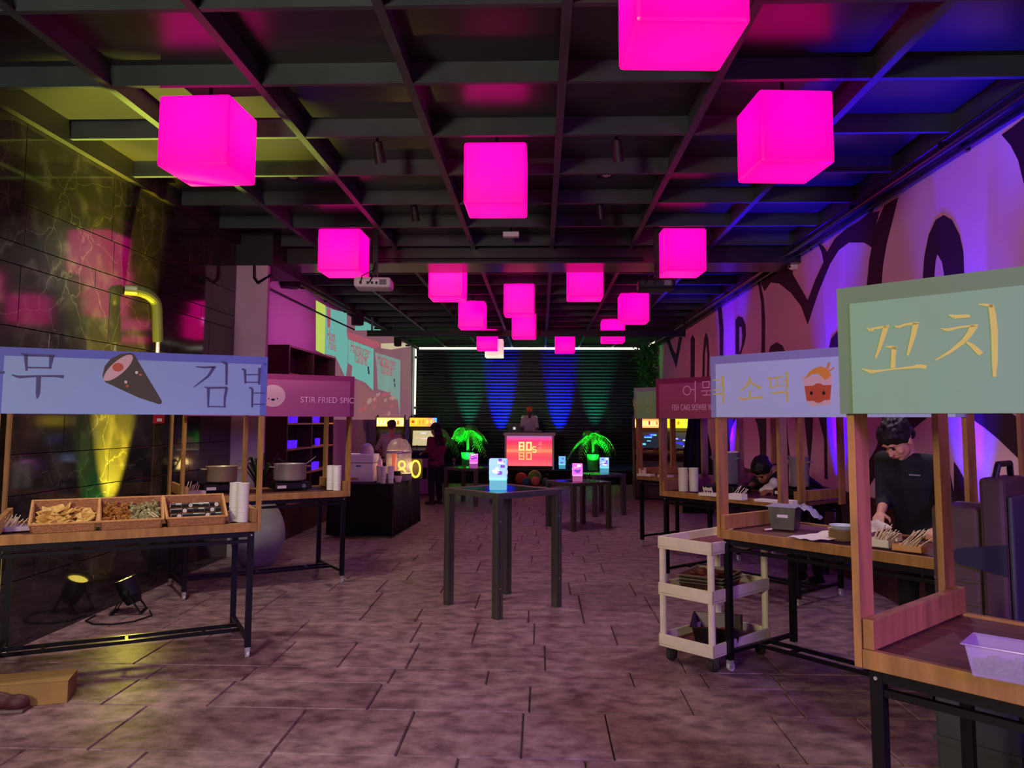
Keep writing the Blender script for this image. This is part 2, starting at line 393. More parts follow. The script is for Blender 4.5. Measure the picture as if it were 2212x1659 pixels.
CUBES = [(.63, 3.50, 3, 'large magenta cube lamp cut off by the top of the photo'), (-2.32, 5.34, -2, 'magenta cube lamp hanging near the marble wall'),
 (-.36, 6.30, 0, 'magenta cube lamp hanging alone in the middle bay'), (1.655, 5.36, 4, 'magenta cube lamp hanging nearest the painted wall'),
 (-2.30, 9.10, 0, 'magenta cube lamp just behind the white projector'), (1.61, 9.14, 2, 'magenta cube lamp beside the black projector'),
 (-1.31, 11.06, 0, 'magenta cube lamp right of the white projector'), (.61, 11.03, 0, 'magenta cube lamp with a small white glint, right of the middle'),
 (-.35, 12.80, 0, 'magenta cube lamp with broad white glints in the middle row'), (-1.27, 14.65, 0, 'magenta cube lamp low above the hanging bar, left of the middle'),
 (1.60, 13.76, 0, 'magenta cube lamp above right end of the hanging bar'), (-.35, 16.40, 0, 'magenta cube lamp directly behind the middle row lamp'),
 (1.56, 17.30, 0, 'magenta cube lamp crossed by the hanging bar'), (-1.30, 19.25, 0, 'small magenta cube lamp left of the DJ booth, below the bar'),
 (.60, 19.90, 0, 'small magenta cube lamp right of the DJ booth, below the bar'), (-1.26, 21.5, 0, 'pale pink and white cube lamp against the roller door')]
cube0 = None
for i, (x, y, rz, lb) in enumerate(CUBES):
    if i == 0:
        cube0 = thing('cube_lamp', lb, 'lamp', (x, y, 3.33), radians(rz), 'hanging cube lamps')
        MB().box((0, 0, .245), (.49, .49, .49)).build('lamp_shade', cm, cube0, bevel=.02)
        MB().cyl((0, 0, .49), (0, 0, .525), .085, .075, 20).build('cap', mat('lamp_cap', (190, 60, 140), .4, emit=(255, 0, 150), es=.35), cube0)
        MB().cyl((0, 0, .52), (0, 0, .65), .012).build('stem', blackm, cube0); index()
    else: copytree(cube0, label=lb, loc=(x, y, 3.33), rz=radians(rz))
for o in bpy.data.objects:
    if o.parent and abs(o.parent.location.y-21.5) < .01 and o.name.startswith('lamp_shade'):
        o.data = o.data.copy(); o.data.materials[0] = cmw

# ================================================================ CEILING HARDWARE
for x, y, a, lb in ((-1.32, 6.2, .5, 'black track spotlight left of the middle cube lamp'), (-1.33, 8.1, .4, 'black track spotlight behind the left one'),
                    (.60, 6.2, .5, 'black track spotlight right of the middle cube lamp'), (.60, 8.05, .4, 'black track spotlight behind the right one')):
    t = thing('ceiling_spotlight', lb, 'spotlight', (x, y, ZC), 0, 'black ceiling spotlights')
    MB().cyl((0, 0, -.03), (0, 0, 0), .06, n=16).build('base', blackp, t); MB().cyl((0, 0, -.12), (0, 0, -.03), .012).build('stem', blackp, t)
    MB().cyl((.0, 0, -.10), (.02, a*.12, -.26), .035, .045, 16).build('head', blackp, t)
for u, v, lb in ((633, 382, 'unlit recessed downlight behind the left cube lamp'), (1310, 378, 'unlit recessed downlight right of the middle cube lamp')):
    p = onz(u, v, ZC)
    t = thing('downlight', lb, 'downlight', (p.x, p.y, ZC), 0, 'recessed downlights'); MB().lathe([(.045, 0), (.055, -.012), (.085, -.012), (.09, 0)]).build('ring', blackp, t)
    MB().sph((0, 0, .0), (.045, .045, .02)).build('bulb', steel, t)
p = ony(1104, 507, 9.3)
t = thing('emergency_light', 'small white box hanging under the ceiling in front of the deep beam', 'light', (p.x, p.y, p.z))
MB().box((0, 0, 0), (.19, .1, .06)).build('body', whitep, t, bevel=.008); MB().cyl((0, 0, .03), (0, 0, .12), .01).build('stem', blackp, t)
MB().tube([(.04, 0, -.02), (.06, .02, -.1), (.05, .05, -.14)], .003).build('cord', blackp, t)
pipe = MB(); pipe.cyl((-2.9, 10.05, 3.70), (1.3, 10.05, 3.70), .02, n=10)
for q in (-2.5, -1, .5, 1.2): pipe.box((q, 10.08, 3.70), (.04, .05, .05))
tag(pipe.build('steel_conduit', mat('conduit', (60, 55, 60), .3, metal=.8)), 'thin steel conduit running under the deep ceiling beam', 'pipe')
pipe = MB(); pipe.cyl((3.10, 2, 3.74), (3.10, 23.5, 3.74), .024, n=10)
for k in range(12): pipe.box((3.10, 2.5+k*1.8, 3.77), (.06, .04, .06))
tag(pipe.build('steel_conduit', MATS['conduit']), 'upper dark conduit along the top of the painted wall', 'pipe')
pipe = MB(); pipe.cyl((3.24, 2, 3.755), (3.22, 23.5, 3.70), .018, n=10)
for k in range(12): pipe.box((3.27, 2.5+k*1.8, 3.755), (.05, .04, .05))
tag(pipe.build('steel_conduit', MATS['conduit']), 'lower dark conduit along the top of the painted wall', 'pipe')
pipe = MB(); pipe.cyl((-3.68, 10.4, 3.70), (-3.68, 23.5, 3.76), .03, n=10)
for k in range(9): pipe.box((-3.73, 10.9+k*1.4, 3.72), (.12, .04, .05))
tag(pipe.build('black_pipe', blackm), 'straight black pipe along the top of the plaster wall', 'pipe')
tag(MB().tube([ony(549, 574, 9.57), ony(549, 600, 9.57), ony(557, 611, 9.57), Vector((-3.345, 9.62, 3.42)), Vector((-3.345, 9.70, 3.41)), onx(575, 621, -3.77), onx(700, 682, -3.77), onx(765, 712, -3.77)], .016).build('black_conduit', blackm), 'sagging black conduit crossing the plaster wall below the pipe', 'pipe')
# hanging bar
t = thing('hanging_bar', 'long black bar hung across the room on two rods', 'bar', (-.33, 16.9, 3.43))
MB().bx(-3.4, 3.35, -.04, .04, 0, .125).build('beam', blackm, t)
for x in (-3.30, 3.37): MB().bx(x-.02, x+.02, -.02, .02, .0, .41 if x < 0 else .35).build('rod', blackm if x > 0 else mat('rod_grey', (120, 130, 125), .5), t)
# speakers
for (u, v, y, lb) in ((628, 605, 11.4, 'black wall speaker at the near end of the plaster wall'), (770, 690, 15.8, 'black wall speaker behind the left rod of the hanging bar'), (855, 738, 20.5, 'black wall speaker hanging below the bar near the roller door')):
    p = ony(u, v, y); t = thing('wall_speaker', lb, 'speaker', p, radians(35), 'black wall speakers')
    MB().box((0, 0, 0), (.24, .2, .24)).build('cabinet', blackp, t, bevel=.01); MB().cyl((0, -.1, 0), (0, -.105, 0), .09, n=20).build('cone', mat('cone', (26, 26, 28), .7), t)
    MB().box((-.12, .1, .08), (.2, .05, .05)).build('bracket', blackm, t)
# projectors
def projector(x, y, z, body, lb, rz):
    t = thing('ceiling_projector', lb, 'projector', (x, y, z), rz)
    MB().box((0, 0, 0), (.42, .32, .12)).build('body', body, t, bevel=.03)
    MB().cyl((.12, .15, 0), (.12, .2, 0), .04, n=20).build('lens', glass if body is whitep else blackp, t)
    MB().box((.12, -.162, .0), (.08, .006, .06)).build('vent', greyp, t)
    for q in (-.13, -.05, 0, .05): MB().box((q, -.162, -.01), (.025, .006, .03)).build('socket', blackp, t)
    MB().bx(-.02, .04, -.02, .04, .06, ZC-z).build('pole', blackm, t)
    MB().tube([(-.13, -.165, -.01), (-.11, -.2, .06), (.0, -.05, .16), (.02, 0, .3)], .006).build('cord', blackp, t)
    MB().tube([(-.03, -.165, -.01), (-.0, -.19, .05), (.02, -.05, .1)], .006).build('cord', blackp, t)
projector(-1.92, 9.0, 3.2, whitep, 'white projector hanging on a black pole from the ceiling', radians(4))
projector(1.32, 9.1, 3.2, blackp, 'black projector hanging on a pole right of the middle', radians(-4))
p = Vector((.1+1.0, 8.95, 3.55))
# camera dome
p = onx(1720, 573, XR); t = thing('security_camera', 'small white dome camera high on the painted wall', 'camera', (XR-.03, p.y, p.z))
MB().cyl((.03, 0, 0), (0, 0, 0), .06, n=20).build('base', whitep, t); MB().sph((-.02, 0, -.01), .055).build('dome', whitep, t, smooth=True)
MB().cyl((-.06, -.03, -.02), (-.075, -.035, -.025), .018, n=12).build('lens', blackp, t)
# gooseneck pipe and red sign on the marble wall
pts = [Vector((XL+.02, 6.95, 2.80))]
for k in range(7):
    a = pi/2*k/6; pts.append(Vector((XL+.10+.10*sin(a), 7.0+.2*sin(a), 2.80-.12*(1-cos(a)))))
pts += [Vector((XL+.20, 7.25, 2.36))]
t = thing('goose_neck_pipe', 'short bent metal pipe sticking out of the marble wall', 'pipe', (0, 0, 0))
MB().tube(pts, .047, 14).build('pipe', mat('olive_metal', (58, 62, 36), .45, metal=.2), t); MB().cyl((XL+.20, 7.25, 2.25), (XL+.20, 7.25, 2.36), .018).build('nozzle', steel, t)
t = thing('safety_sign', 'small red safety sign with white pictogram on the marble wall', 'sign', (XL+.004, 7.74, 1.665))
MB().box((0, 0, 0), (.006, .22, .13)).build('plate', mat('sign_red', (190, 30, 50), .5), t)
for q in ((0, .045), (-.0, -.03)): MB().box((.004, q[0], q[1]), (.003, .1, .03)).build('pictogram', paper, t)

# ================================================================ STALLS
LN, DP = 1.57, .80
def stall(FL, d, lb, col, rail_shade):
    d = Vector((d[0], d[1], 0)).normalized(); n = Vector((-d.y, d.x, 0)); FLv = Vector((FL[0], FL[1], 0))
    c = FLv+d*(LN/2)+n*(DP/2); rz = atan2(d.y, d.x)
    t = thing('food_stall', lb, 'food stall', c, rz); x2, y2 = LN/2, DP/2
    for k in range(6):
        w_ = (DP-.06)/6; y0 = -y2+.03+k*w_
        MB().bx(-x2+.004, x2-.004, y0+.002, y0+w_-.002, .885, .915).build('plank', wood2, t)
    for s in (-1, 1):
        MB().bx(-x2, x2, min(s*y2, s*(y2-.03)), max(s*y2, s*(y2-.03)), .865, .925).build('edge_board', wood, t, bevel=.003)
        MB().bx(*sorted((s*(x2-.002), s*(x2-.037))), -y2+.005, y2-.005, .9255, 1.02).build('end_board', wood, t, bevel=.003)
        for q in (-1, 1):
            yc = q*(y2-.05)
            MB().bx(*sorted((s*(x2+.001), s*(x2+.026))), yc-.05, yc+.05, .866, 2.06).build('post', wood, t, bevel=.002)
            lx, ly = s*(x2-.035), q*(y2-.035)
            lg = MB().bx(lx-.02, lx+.02, ly-.02, ly+.02, .075, .86).build('leg', blackm, t)
            MB().cyl((lx-.0, ly-.021, .84), (lx, ly-.025, .84), .006, n=8).build('bolt', steel, lg)
            cs = MB().bx(lx-.016, lx+.016, ly-.016, ly+.016, .05, .078).bx(lx-.014, lx-.011, ly-.02, ly+.025, .02, .055).bx(lx+.011, lx+.014, ly-.02, ly+.025, .02, .055).build('caster', steel, t)
            MB().cyl((lx-.010, ly+.012, .027), (lx+.010, ly+.012, .027), .027, n=16).build('wheel', mat('caster_wheel', (205, 205, 200), .4), cs)
        MB().bx(*sorted((s*(x2-.02), s*(x2-.05))), -y2+.05, y2-.05, .112, .137).build('stretcher', blackm, t)
        MB().bx(*sorted((s*(x2-.015), s*(x2-.055))), -y2+.05, y2-.05, .825, .864).build('apron', blackm, t)
        MB().bx(*sorted((s*(x2+.001), s*(x2+.026))), -y2+.1, y2-.1, 2.0, 2.06).build('top_rail', wood, t)
        MB().bx(-x2+.05, x2-.05, s*(y2-.035)-.018, s*(y2-.035)+.018, .828, .864).build('apron', blackm, t)
        MB().bx(-x2+.05, x2-.05, s*(y2-.035)-.012, s*(y2-.035)+.012, .785, .808).build('rail', blackm, t)
        MB().bx(-x2+.03, x2-.03, s*.07-.012, s*.07+.012, .113, .136).build('long_stretcher', blackm, t)
    for q in (-.5, .0, .5): MB().bx(q-.01, q+.01, -.07, .07, .115, .134).build('cross_tie', blackm, t)
    MB().bx(-x2+.0, x2-.0, y2-.03, y2-.005, 2.0, 2.06).build('top_rail', wood, t)
    cm_ = mat('sign_'+col[0], col[1], .8, noise=.03, scale=2); hm = mat('rail_shade_'+col[0], rail_shade, .8, noise=.05, scale=3)  # darker board colour paints the shade of rail and posts behind the fabric
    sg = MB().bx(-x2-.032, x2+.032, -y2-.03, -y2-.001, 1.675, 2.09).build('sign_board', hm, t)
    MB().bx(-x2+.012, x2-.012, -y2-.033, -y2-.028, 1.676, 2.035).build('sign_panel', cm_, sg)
    t['fx'] = 0
    org = FLv-n*.034
    M = Matrix.Rotation(0, 4, 'X'); M = Matrix(((1, 0, 0, 0), (0, 0, -1, -y2-.033), (0, 1, 0, 0), (0, 0, 0, 1)))
    def S(u, v):
        r = ray(u, v); k = (org-Vector((0, 0, CZ))).dot(n)/r.dot(n); P = Vector((0, 0, CZ))+r*k; q = P-c; q.z = P.z
        return (q.dot(d), P.z)
    def W(x, y, z=.926): return c+d*x+n*y+Vector((0, 0, z))
    return dict(t=t, S=S, M=M, sg=sg, W=W, rz=rz, c=c, d=d, n=n, y2=y2)
def glyph(st, strokes, ox, oy, s, m, wk=1, name='letter_stroke', lb=None):
    for P in strokes:
        mb = MB()
        q = []
        for a, b, wd in P:
            u, v = st['S'](ox+a/s, oy+b/s); u2, v2 = st['S'](ox+a/s, oy+b/s+1); q.append((u, v, wd/s*abs(v-v2)*wk))
        mb.stroke(q, .0015, st['M']); mb.build(name, m, st['sg'])
def shape(st, poly, ox, oy, s, m, name, t=.002, lb=None):
    q = [st['S'](ox+a/s, oy+b/s) for a, b in poly]; return MB().prism(q, t, st['M']).build(name, m, st['sg'], label=lb)
def ell(cx, cy, rx, ry, n=20, rot=0): return [(cx+rx*cos(2*pi*i/n)*cos(rot)-ry*sin(2*pi*i/n)*sin(rot), cy+rx*cos(2*pi*i/n)*sin(rot)+ry*sin(2*pi*i/n)*cos(rot)) for i in range(n)]
dL = (.875, .484)
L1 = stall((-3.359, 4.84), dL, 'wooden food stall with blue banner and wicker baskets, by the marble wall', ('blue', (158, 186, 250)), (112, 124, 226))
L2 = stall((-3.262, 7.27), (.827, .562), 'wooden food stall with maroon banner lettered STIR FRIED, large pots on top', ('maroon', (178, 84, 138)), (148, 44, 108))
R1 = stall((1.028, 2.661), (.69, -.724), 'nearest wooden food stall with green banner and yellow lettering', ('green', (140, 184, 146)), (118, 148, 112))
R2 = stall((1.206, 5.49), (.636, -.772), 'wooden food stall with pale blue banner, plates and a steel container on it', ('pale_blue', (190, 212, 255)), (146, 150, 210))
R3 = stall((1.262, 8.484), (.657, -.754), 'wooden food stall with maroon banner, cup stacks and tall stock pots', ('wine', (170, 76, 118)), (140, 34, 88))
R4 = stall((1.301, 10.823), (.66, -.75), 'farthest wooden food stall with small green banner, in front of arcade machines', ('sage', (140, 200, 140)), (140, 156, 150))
yel = mat('yellow_ink', (222, 212, 112), .7); vio = mat('violet_ink', (88, 84, 150), .7); pk = mat('pink_ink', (250, 190, 232), .7); pal = mat('pale_ink', (206, 208, 130), .7)
# R1: two large syllables (crop origin 1780,560; scale 5.12)
glyph(R1, [[(475, 760, 8), (515, 785, 34), (560, 765, 26), (720, 738, 26)], [(690, 735, 56), (660, 830, 52), (620, 960, 40), (572, 1090, 18)],
  [(778, 735, 8), (822, 750, 30), (900, 722, 24), (1045, 705, 28)], [(1015, 705, 60), (990, 830, 54), (955, 960, 40), (922, 1068, 18)],
  [(680, 965, 8), (740, 970, 28), (800, 985, 40)], [(775, 968, 52), (768, 1090, 48), (762, 1205, 50)],
  [(418, 1212, 8), (530, 1245, 42), (580, 1238, 26), (760, 1216, 14), (960, 1195, 26), (1050, 1182, 42), (1132, 1192, 40)],
  [(1382, 615, 8), (1440, 636, 44), (1612, 628, 34)], [(1292, 768, 8), (1370, 782, 34), (1500, 752, 22), (1700, 730, 26)],
  [(1665, 735, 74), (1600, 840, 62), (1540, 910, 50), (1400, 1020, 36), (1235, 1115, 14)], [(1560, 905, 12), (1640, 955, 44), (1740, 1050, 58)],
  [(1708, 498, 10), (1790, 505, 28), (1870, 520, 40)], [(1845, 500, 50), (1868, 620, 64), (1885, 800, 66), (1890, 1100, 60), (1885, 1300, 30)]], 1780, 560, 5.12, yel)
# R2 (crop origin 1340,720; scale 3.95)
glyph(R2, [[(790, 400, 12), (850, 400, 12)], [(790, 485, 10), (850, 478, 10)], [(870, 365, 22), (880, 500, 20)], [(835, 440, 10), (870, 435, 10)], [(790, 520, 10), (880, 512, 16), (878, 600, 16)],
  [(1095, 375, 12), (1110, 400, 24), (1075, 450, 18), (1020, 495, 8)], [(1110, 415, 10), (1160, 450, 18), (1200, 470, 22)], [(1105, 490, 16), (1105, 545, 16)], [(1010, 548, 10), (1040, 562, 18), (1120, 552, 10), (1215, 545, 20)],
  [(1245, 375, 8), (1275, 385, 14), (1330, 380, 12)], [(1280, 385, 14), (1282, 465, 12), (1330, 450, 10)], [(1325, 378, 8), (1385, 368, 14)], [(1340, 378, 14), (1342, 455, 12), (1390, 440, 10)],
  [(1405, 335, 12), (1425, 345, 22), (1422, 480, 20)], [(1385, 410, 10), (1420, 405, 10)], [(1285, 500, 8), (1310, 510, 16), (1425, 498, 14)], [(1422, 500, 22), (1425, 585, 14)]], 1340, 720, 3.95, yel)
shape(R2, [(1548, 370), (1812, 358), (1795, 590), (1785, 608), (1620, 620), (1608, 600)], 1340, 720, 3.95, mat('cup_cream', (226, 196, 200), .7), 'printed_cup', lb='printed paper cup')
shape(R2, [(1572, 450), (1802, 440), (1790, 568), (1592, 578)], 1340, 720, 3.95, mat('cup_orange', (200, 92, 62), .7), 'printed_band', .003)
shape(R2, ell(1692, 510, 66, 84), 1340, 720, 3.95, MATS['cup_orange'], 'printed_sauce', .0035)
shape(R2, [(1575, 390), (1610, 330), (1660, 295), (1720, 282), (1780, 310), (1800, 362), (1750, 400), (1690, 345), (1640, 350)], 1340, 720, 3.95, mat('cup_food', (230, 160, 70), .7), 'printed_food', .003)
glyph(R2, [[(1765, 300, 26), (1785, 250, 22)], [(1745, 350, 14), (1825, 290, 12)]], 1340, 720, 3.95, mat('stick_orange', (226, 150, 100), .7), name='printed_stick')
for u in (1632, 1738): shape(R2, ell(u, 510, 13, 17, 12), 1340, 720, 3.95, mat('ink_black', (40, 24, 24), .6), 'printed_eye', .0045)
# R3
glyph(R3, [[(x, y, 7) for x, y in ell(568, 488, 32, 38, 14)]+[(600, 488, 7)], [(638, 405, 9), (638, 585, 9)], [(602, 480, 7), (638, 480, 7)],
  [(700, 415, 7), (760, 410, 7), (755, 462, 7), (705, 465, 7), (702, 415, 7)], [(690, 492, 7), (790, 490, 7)], [(735, 492, 7), (735, 520, 7)], [(700, 528, 7), (770, 524, 7)]], 1340, 720, 3.95, pk)
# L1 (crop origin 0,400 scale 3.687)
glyph(L1, [[(165, 1340, 8), (205, 1352, 20), (430, 1358, 16)], [(205, 1352, 28), (212, 1478, 14)], [(412, 1358, 34), (398, 1455, 16)], [(215, 1452, 12), (412, 1456, 12)],
  [(92, 1510, 8), (150, 1528, 22), (300, 1520, 14), (440, 1520, 16), (508, 1526, 26)], [(308, 1525, 34), (302, 1660, 30), (296, 1700, 10)], [(-60, 1488, 16), (38, 1492, 20)], [(-40, 1380, 26), (-44, 1640, 26)],
  [(1560, 1445, 8), (1620, 1452, 14), (1720, 1448, 16)], [(1705, 1448, 24), (1660, 1520, 20), (1545, 1608, 8)], [(1760, 1405, 10), (1805, 1420, 26)], [(1805, 1415, 20), (1803, 1590, 18)],
  [(1625, 1606, 8), (1660, 1614, 16), (1812, 1612, 16)], [(1660, 1615, 24), (1658, 1770, 12)], [(1805, 1612, 22), (1790, 1700, 18), (1788, 1770, 12)], [(1650, 1762, 10), (1800, 1766, 10)],
  [(1925, 1465, 10), (1950, 1470, 20), (1955, 1580, 14)], [(2068, 1455, 24), (2064, 1588, 16)], [(1955, 1510, 9), (2060, 1508, 9)], [(1955, 1570, 9), (2060, 1570, 9)],
  [(2100, 1425, 14), (2120, 1425, 14)], [(1985, 1612, 10), (2010, 1620, 18), (2008, 1770, 14)], [(2010, 1655, 9), (2110, 1655, 9)], [(2010, 1745, 9), (2110, 1745, 9)]], 0, 400, 3.687, vio)
shape(L1, [(815, 1520), (835, 1440), (880, 1385), (960, 1345), (1030, 1335), (1065, 1345), (1290, 1720), (1285, 1740), (1265, 1745), (1100, 1690), (840, 1570)], 0, 400, 3.687, mat('cone_grey', (84, 80, 78), .7), 'printed_roll', lb='printed dark seaweed cone')
shape(L1, ell(942, 1455, 148, 52, 24, radians(-41)), 0, 400, 3.687, mat('cone_rice', (226, 190, 204), .7), 'printed_rice', .003)
shape(L1, ell(940, 1450, 46, 36, 9), 0, 400, 3.687, mat('cone_fill', (206, 104, 84), .7), 'printed_filling', .004)
for u, v in ((1088, 1492), (1002, 1568)): shape(L1, ell(u, v, 13, 14, 6), 0, 400, 3.687, paper, 'printed_dot', .003)
for u, v in ((1118, 1510), (1014, 1600)): shape(L1, ell(u, v, 13, 11, 8), 0, 400, 3.687, MATS['cone_fill'], 'printed_dot', .003)
# L2 (crop origin 480,700 scale 4.608)
shape(L2, ell(505, 715, 125, 112, 22), 480, 700, 4.608, mat('bun_pink', (222, 170, 190), .7), 'printed_bun', lb='printed pale round bun')
shape(L2, ell(505, 752, 20, 12, 10), 480, 700, 4.608, MATS['ink_black'], 'printed_mouth', .003)
for u in (462, 548): shape(L2, ell(u, 742, 7, 8, 8), 480, 700, 4.608, MATS['ink_black'], 'printed_eye', .003)
def signtext(st, s, u, v, h, m, sx, lb):
    x, z = st['S'](u, v); text(s, h, 'letter', m, st['sg'], (x, -st['y2']-.035, z), (pi/2, 0, 0), lb, sx=sx)
signtext(L2, 'STIR FRIED SPIC', 480+778/4.608, 700+782/4.608, .085, pk, .90, 'pink capitals STIR FRIED SPICY')
signtext(R3, 'FISH CAKE SKEWER WITH', 1340+442/3.95, 720+658/3.95, .088, pk, .545, 'pink capitals FISH CAKE SKEWER')
# R4
glyph(R4, [[(98, 560, 6), (98, 625, 6)], [(112, 560, 7), (114, 640, 7)], [(112, 596, 5), (142, 596, 5)], [(100, 645, 5), (125, 640, 6), (125, 680, 6)],
  [(190, 572, 5), (228, 570, 7), (222, 600, 6), (192, 625, 4)], [(246, 555, 7), (246, 618, 7)], [(246, 590, 5), (268, 590, 5)], [(x, y, 6) for x, y in ell(232, 655, 18, 20, 10)]+[(250, 655, 6)]], 1343, 720, 3.95, pal)

# ================================================================ THINGS ON THE STALLS
def loc2(st, u, v, z=.926):
    p = onz(u, v, z); q = p-st['c']; return (q.dot(st['d']), q.dot(st['n']))
wick = mat('wicker', (204, 140, 92), .75, weave=28)
def basket(name, lb, P, rz, w_=.362, d=.29, hb=.175, hf=.055):
    t = thing(name, lb, 'basket', P, rz); x = w_/2; th = .012
    MB().bx(-x, x, 0, d, 0, th).build('bottom', wick, t)
    # back, front, two sides as sloped panels
    def quad(a, b, c, e, nrm):
        mb = MB(); nv = Vector(nrm)*th; mb.add([a, b, c, e]+[tuple(Vector(q)+nv) for q in (a, b, c, e)], [(0, 1, 2, 3), (7, 6, 5, 4), (0, 4, 5, 1), (1, 5, 6, 2), (2, 6, 7, 3), (3, 7, 4, 0)]); return mb
    o = .018
    quad((-x-o, d+.03, hb), (x+o, d+.03, hb), (x, d, 0), (-x, d, 0), (0, -1, 0)).build('back_panel', wick, t)
    quad((-x-.01, -.01, hf), (x+.01, -.01, hf), (x, 0, 0), (-x, 0, 0), (0, 1, 0)).build('front_panel', wick, t)
    for s in (-1, 1):
        quad((s*x, 0, 0), (s*x, d, 0), (s*(x+o), d+.03, hb), (s*(x+.01), -.01, hf), (-s, 0, 0)).build('side_panel', wick, t)
    rim = MB(); pts = [(-x-.01, -.01, hf), (x+.01, -.01, hf), (x+o, d+.03, hb), (-x-o, d+.03, hb), (-x-.01, -.01, hf)]
    rim.tube([Vector(p) for p in pts], .008, 6).build('rim', mat('wicker_rim', (206, 150, 92), .7, noise=.2, scale=60), t)
    return t
bx3 = []
for (u, v, lb) in ((137, 1149, 'wicker basket of pale yellow crisps, leftmost of the three'), (284, 1142, 'wicker basket heaped with brown and green fried bites, middle of the three'), (427, 1136, 'wicker basket with dark seaweed rolls, beside the white cups')):
    x, y_ = loc2(L1, u, v); bx3.append((x, -.375)); basket('wicker_basket', lb, L1['W'](x, -.375), L1['rz'])
# basket 1: crisps, lone pieces
chipm = mat('crisp', (216, 176, 96), .6, noise=.25, scale=20); first = None
for k in range(38):
    lx = bx3[0][0]+rnd.uniform(-.15, .15); ly = -.375+rnd.uniform(.04, .26); lz = .952+(ly+.375)*.28+rnd.uniform(0, .03)
    if first is None:
        mb = MB(); n_ = 6; vs = []
        for i in range(-3, 4):
            for j in range(-2, 3): vs.append((i*.012, j*.012, .00+.9*(i*i)*.0011-.0008*j*j))
        fs = [(a*5+b, (a+1)*5+b, (a+1)*5+b+1, a*5+b+1) for a in range(6) for b in range(4)]
        first = mb.add(vs, fs).build('crisp', chipm); sd = first.modifiers.new('s', 'SOLIDIFY'); sd.thickness = .008
        tag(first, 'pale yellow fried crisp in the leftmost wicker basket', 'snack', 'crisps in the leftmost basket'); o = first
    else: o = first.copy(); C.objects.link(o)
    o.location = L1['W'](lx, ly, lz); o.rotation_euler = (rnd.uniform(-.6, .6), rnd.uniform(-.6, .6), rnd.uniform(0, 6)); o.scale = [rnd.uniform(.9, 1.5)]*3
def heap(name, lb, st, x0, x1, y0, y1, m, nn, r):
    mb = MB()
    for k in range(nn):
        u = rnd.random(); lx = x0+(x1-x0)*rnd.random(); ly = y0+(y1-y0)*u
        z = .945+(.02+u*.11)*rnd.random()**.4+.008; a = rnd.uniform(0, pi); q = st['W'](lx, ly, z); l = rnd.uniform(.6, 1.8)*r
        dv = Vector((cos(a)*l, sin(a)*l, rnd.uniform(-.5, .8)*l)); mb.cyl(q-dv, q+dv, r*.7, r*.45, 6); mb.sph(q, r*rnd.uniform(.6, 1.05), 6, 4)
    return tag(mb.build(name, m), lb, 'food', kind='stuff')
heap('fried_strips', 'brown crunchy fried strips in the left half of the middle basket', L1, bx3[1][0]-.17, bx3[1][0]-.01, -.35, -.10, mat('fried', (170, 112, 40), .6, noise=.4, scale=40), 190, .011)
heap('fried_dumplings', 'pale green battered bites in the right half of the middle basket', L1, bx3[1][0]+.0, bx3[1][0]+.17, -.35, -.10, mat('battered', (150, 146, 96), .65, noise=.35, scale=40), 130, .014)
t = thing('serving_tongs', 'pale tongs sticking out of the middle basket', 'tongs', L1['W'](bx3[1][0]+.15, -.36, .99), L1['rz'])
for s in (-1, 1): MB().bar((s*.01, 0, 0), (-.06+s*.012, .17, .04), .012, .004).build('arm', mat('tong', (210, 190, 150), .4), t)
rollm = mat('seaweed', (34, 36, 44), .35, noise=.4, scale=40); first = None
for k in range(36):
    r = k//9; c_ = k % 9
    if first is None:
        first = thing('seaweed_roll', 'small dark seaweed rice roll in the basket beside the white cups', 'sushi roll', (0, 0, 0), 0, 'seaweed rolls in the basket')
        MB().cyl((-.019, 0, 0), (.019, 0, 0), .015, n=10, cap=False).build('wrap', rollm, first); MB().cyl((-.018, 0, 0), (.018, 0, 0), .0145, n=10).build('rice', paper, first)
        index(); o = first
    else: o = copytree(first)
    o['label'] = 'dark seaweed roll, %s of the %s row in the basket' % (('first from left', 'second from left', 'third from left', 'fourth from left', 'middle one', 'fourth from right', 'third from right', 'second from right', 'rightmost')[c_], ('front', 'second', 'third', 'back')[r])
    o.location = L1['W'](bx3[2][0]-.145+c_*.036, -.355+r*.050, .957+r*.030); o.rotation_euler = (0, 0, L1['rz']+rnd.uniform(-.25, .25)+(pi/2 if (k*7) % 5 == 0 else 0))
def cups(st, u, v, lb, grp=None, h=.27, r=.043):
    x, y_ = loc2(st, u, v); x = max(-.70, min(x, .695)); t = thing('cup_stack', lb, 'paper cups', st['W'](x, y_), st['rz'], grp)
    pr = [(0, 0), (r*.93, 0), (r*.94, .07)]; z = .07
    MB().lathe(pr+[(r*.98, h-.02), (r*1.0, h), (r*1.03, h), (r*1.03, h-.004), (r*.96, h-.004), (r*.8, h-.08), (0, h-.08)], n=28).build('outer_cup', whitep, t, smooth=False)
    for k in range(6): MB().lathe([(r*.93, z+k*.028), (r*.995, z+.002+k*.028), (r*.995, z+.004+k*.028), (r*.93, z+.006+k*.028)], n=28).build('cup_rim', whitep, t)
cups(L1, 507, 1125, 'left tall stack of white paper cups beside the seaweed rolls'); cups(L1, 527, 1127, 'right tall stack of white paper cups beside the seaweed rolls')
cups(L2, 714, 1058, 'left white cup stack beside the large steel pot', h=.25); cups(L2, 731, 1059, 'right white cup stack beside the large steel pot', h=.25)
cups(R3, 1476, 1061, 'left white cup stack at the end of the wine red stall', h=.24, r=.05); cups(R3, 1499, 1061, 'right white cup stack at the end of the wine red stall', h=.24, r=.05)
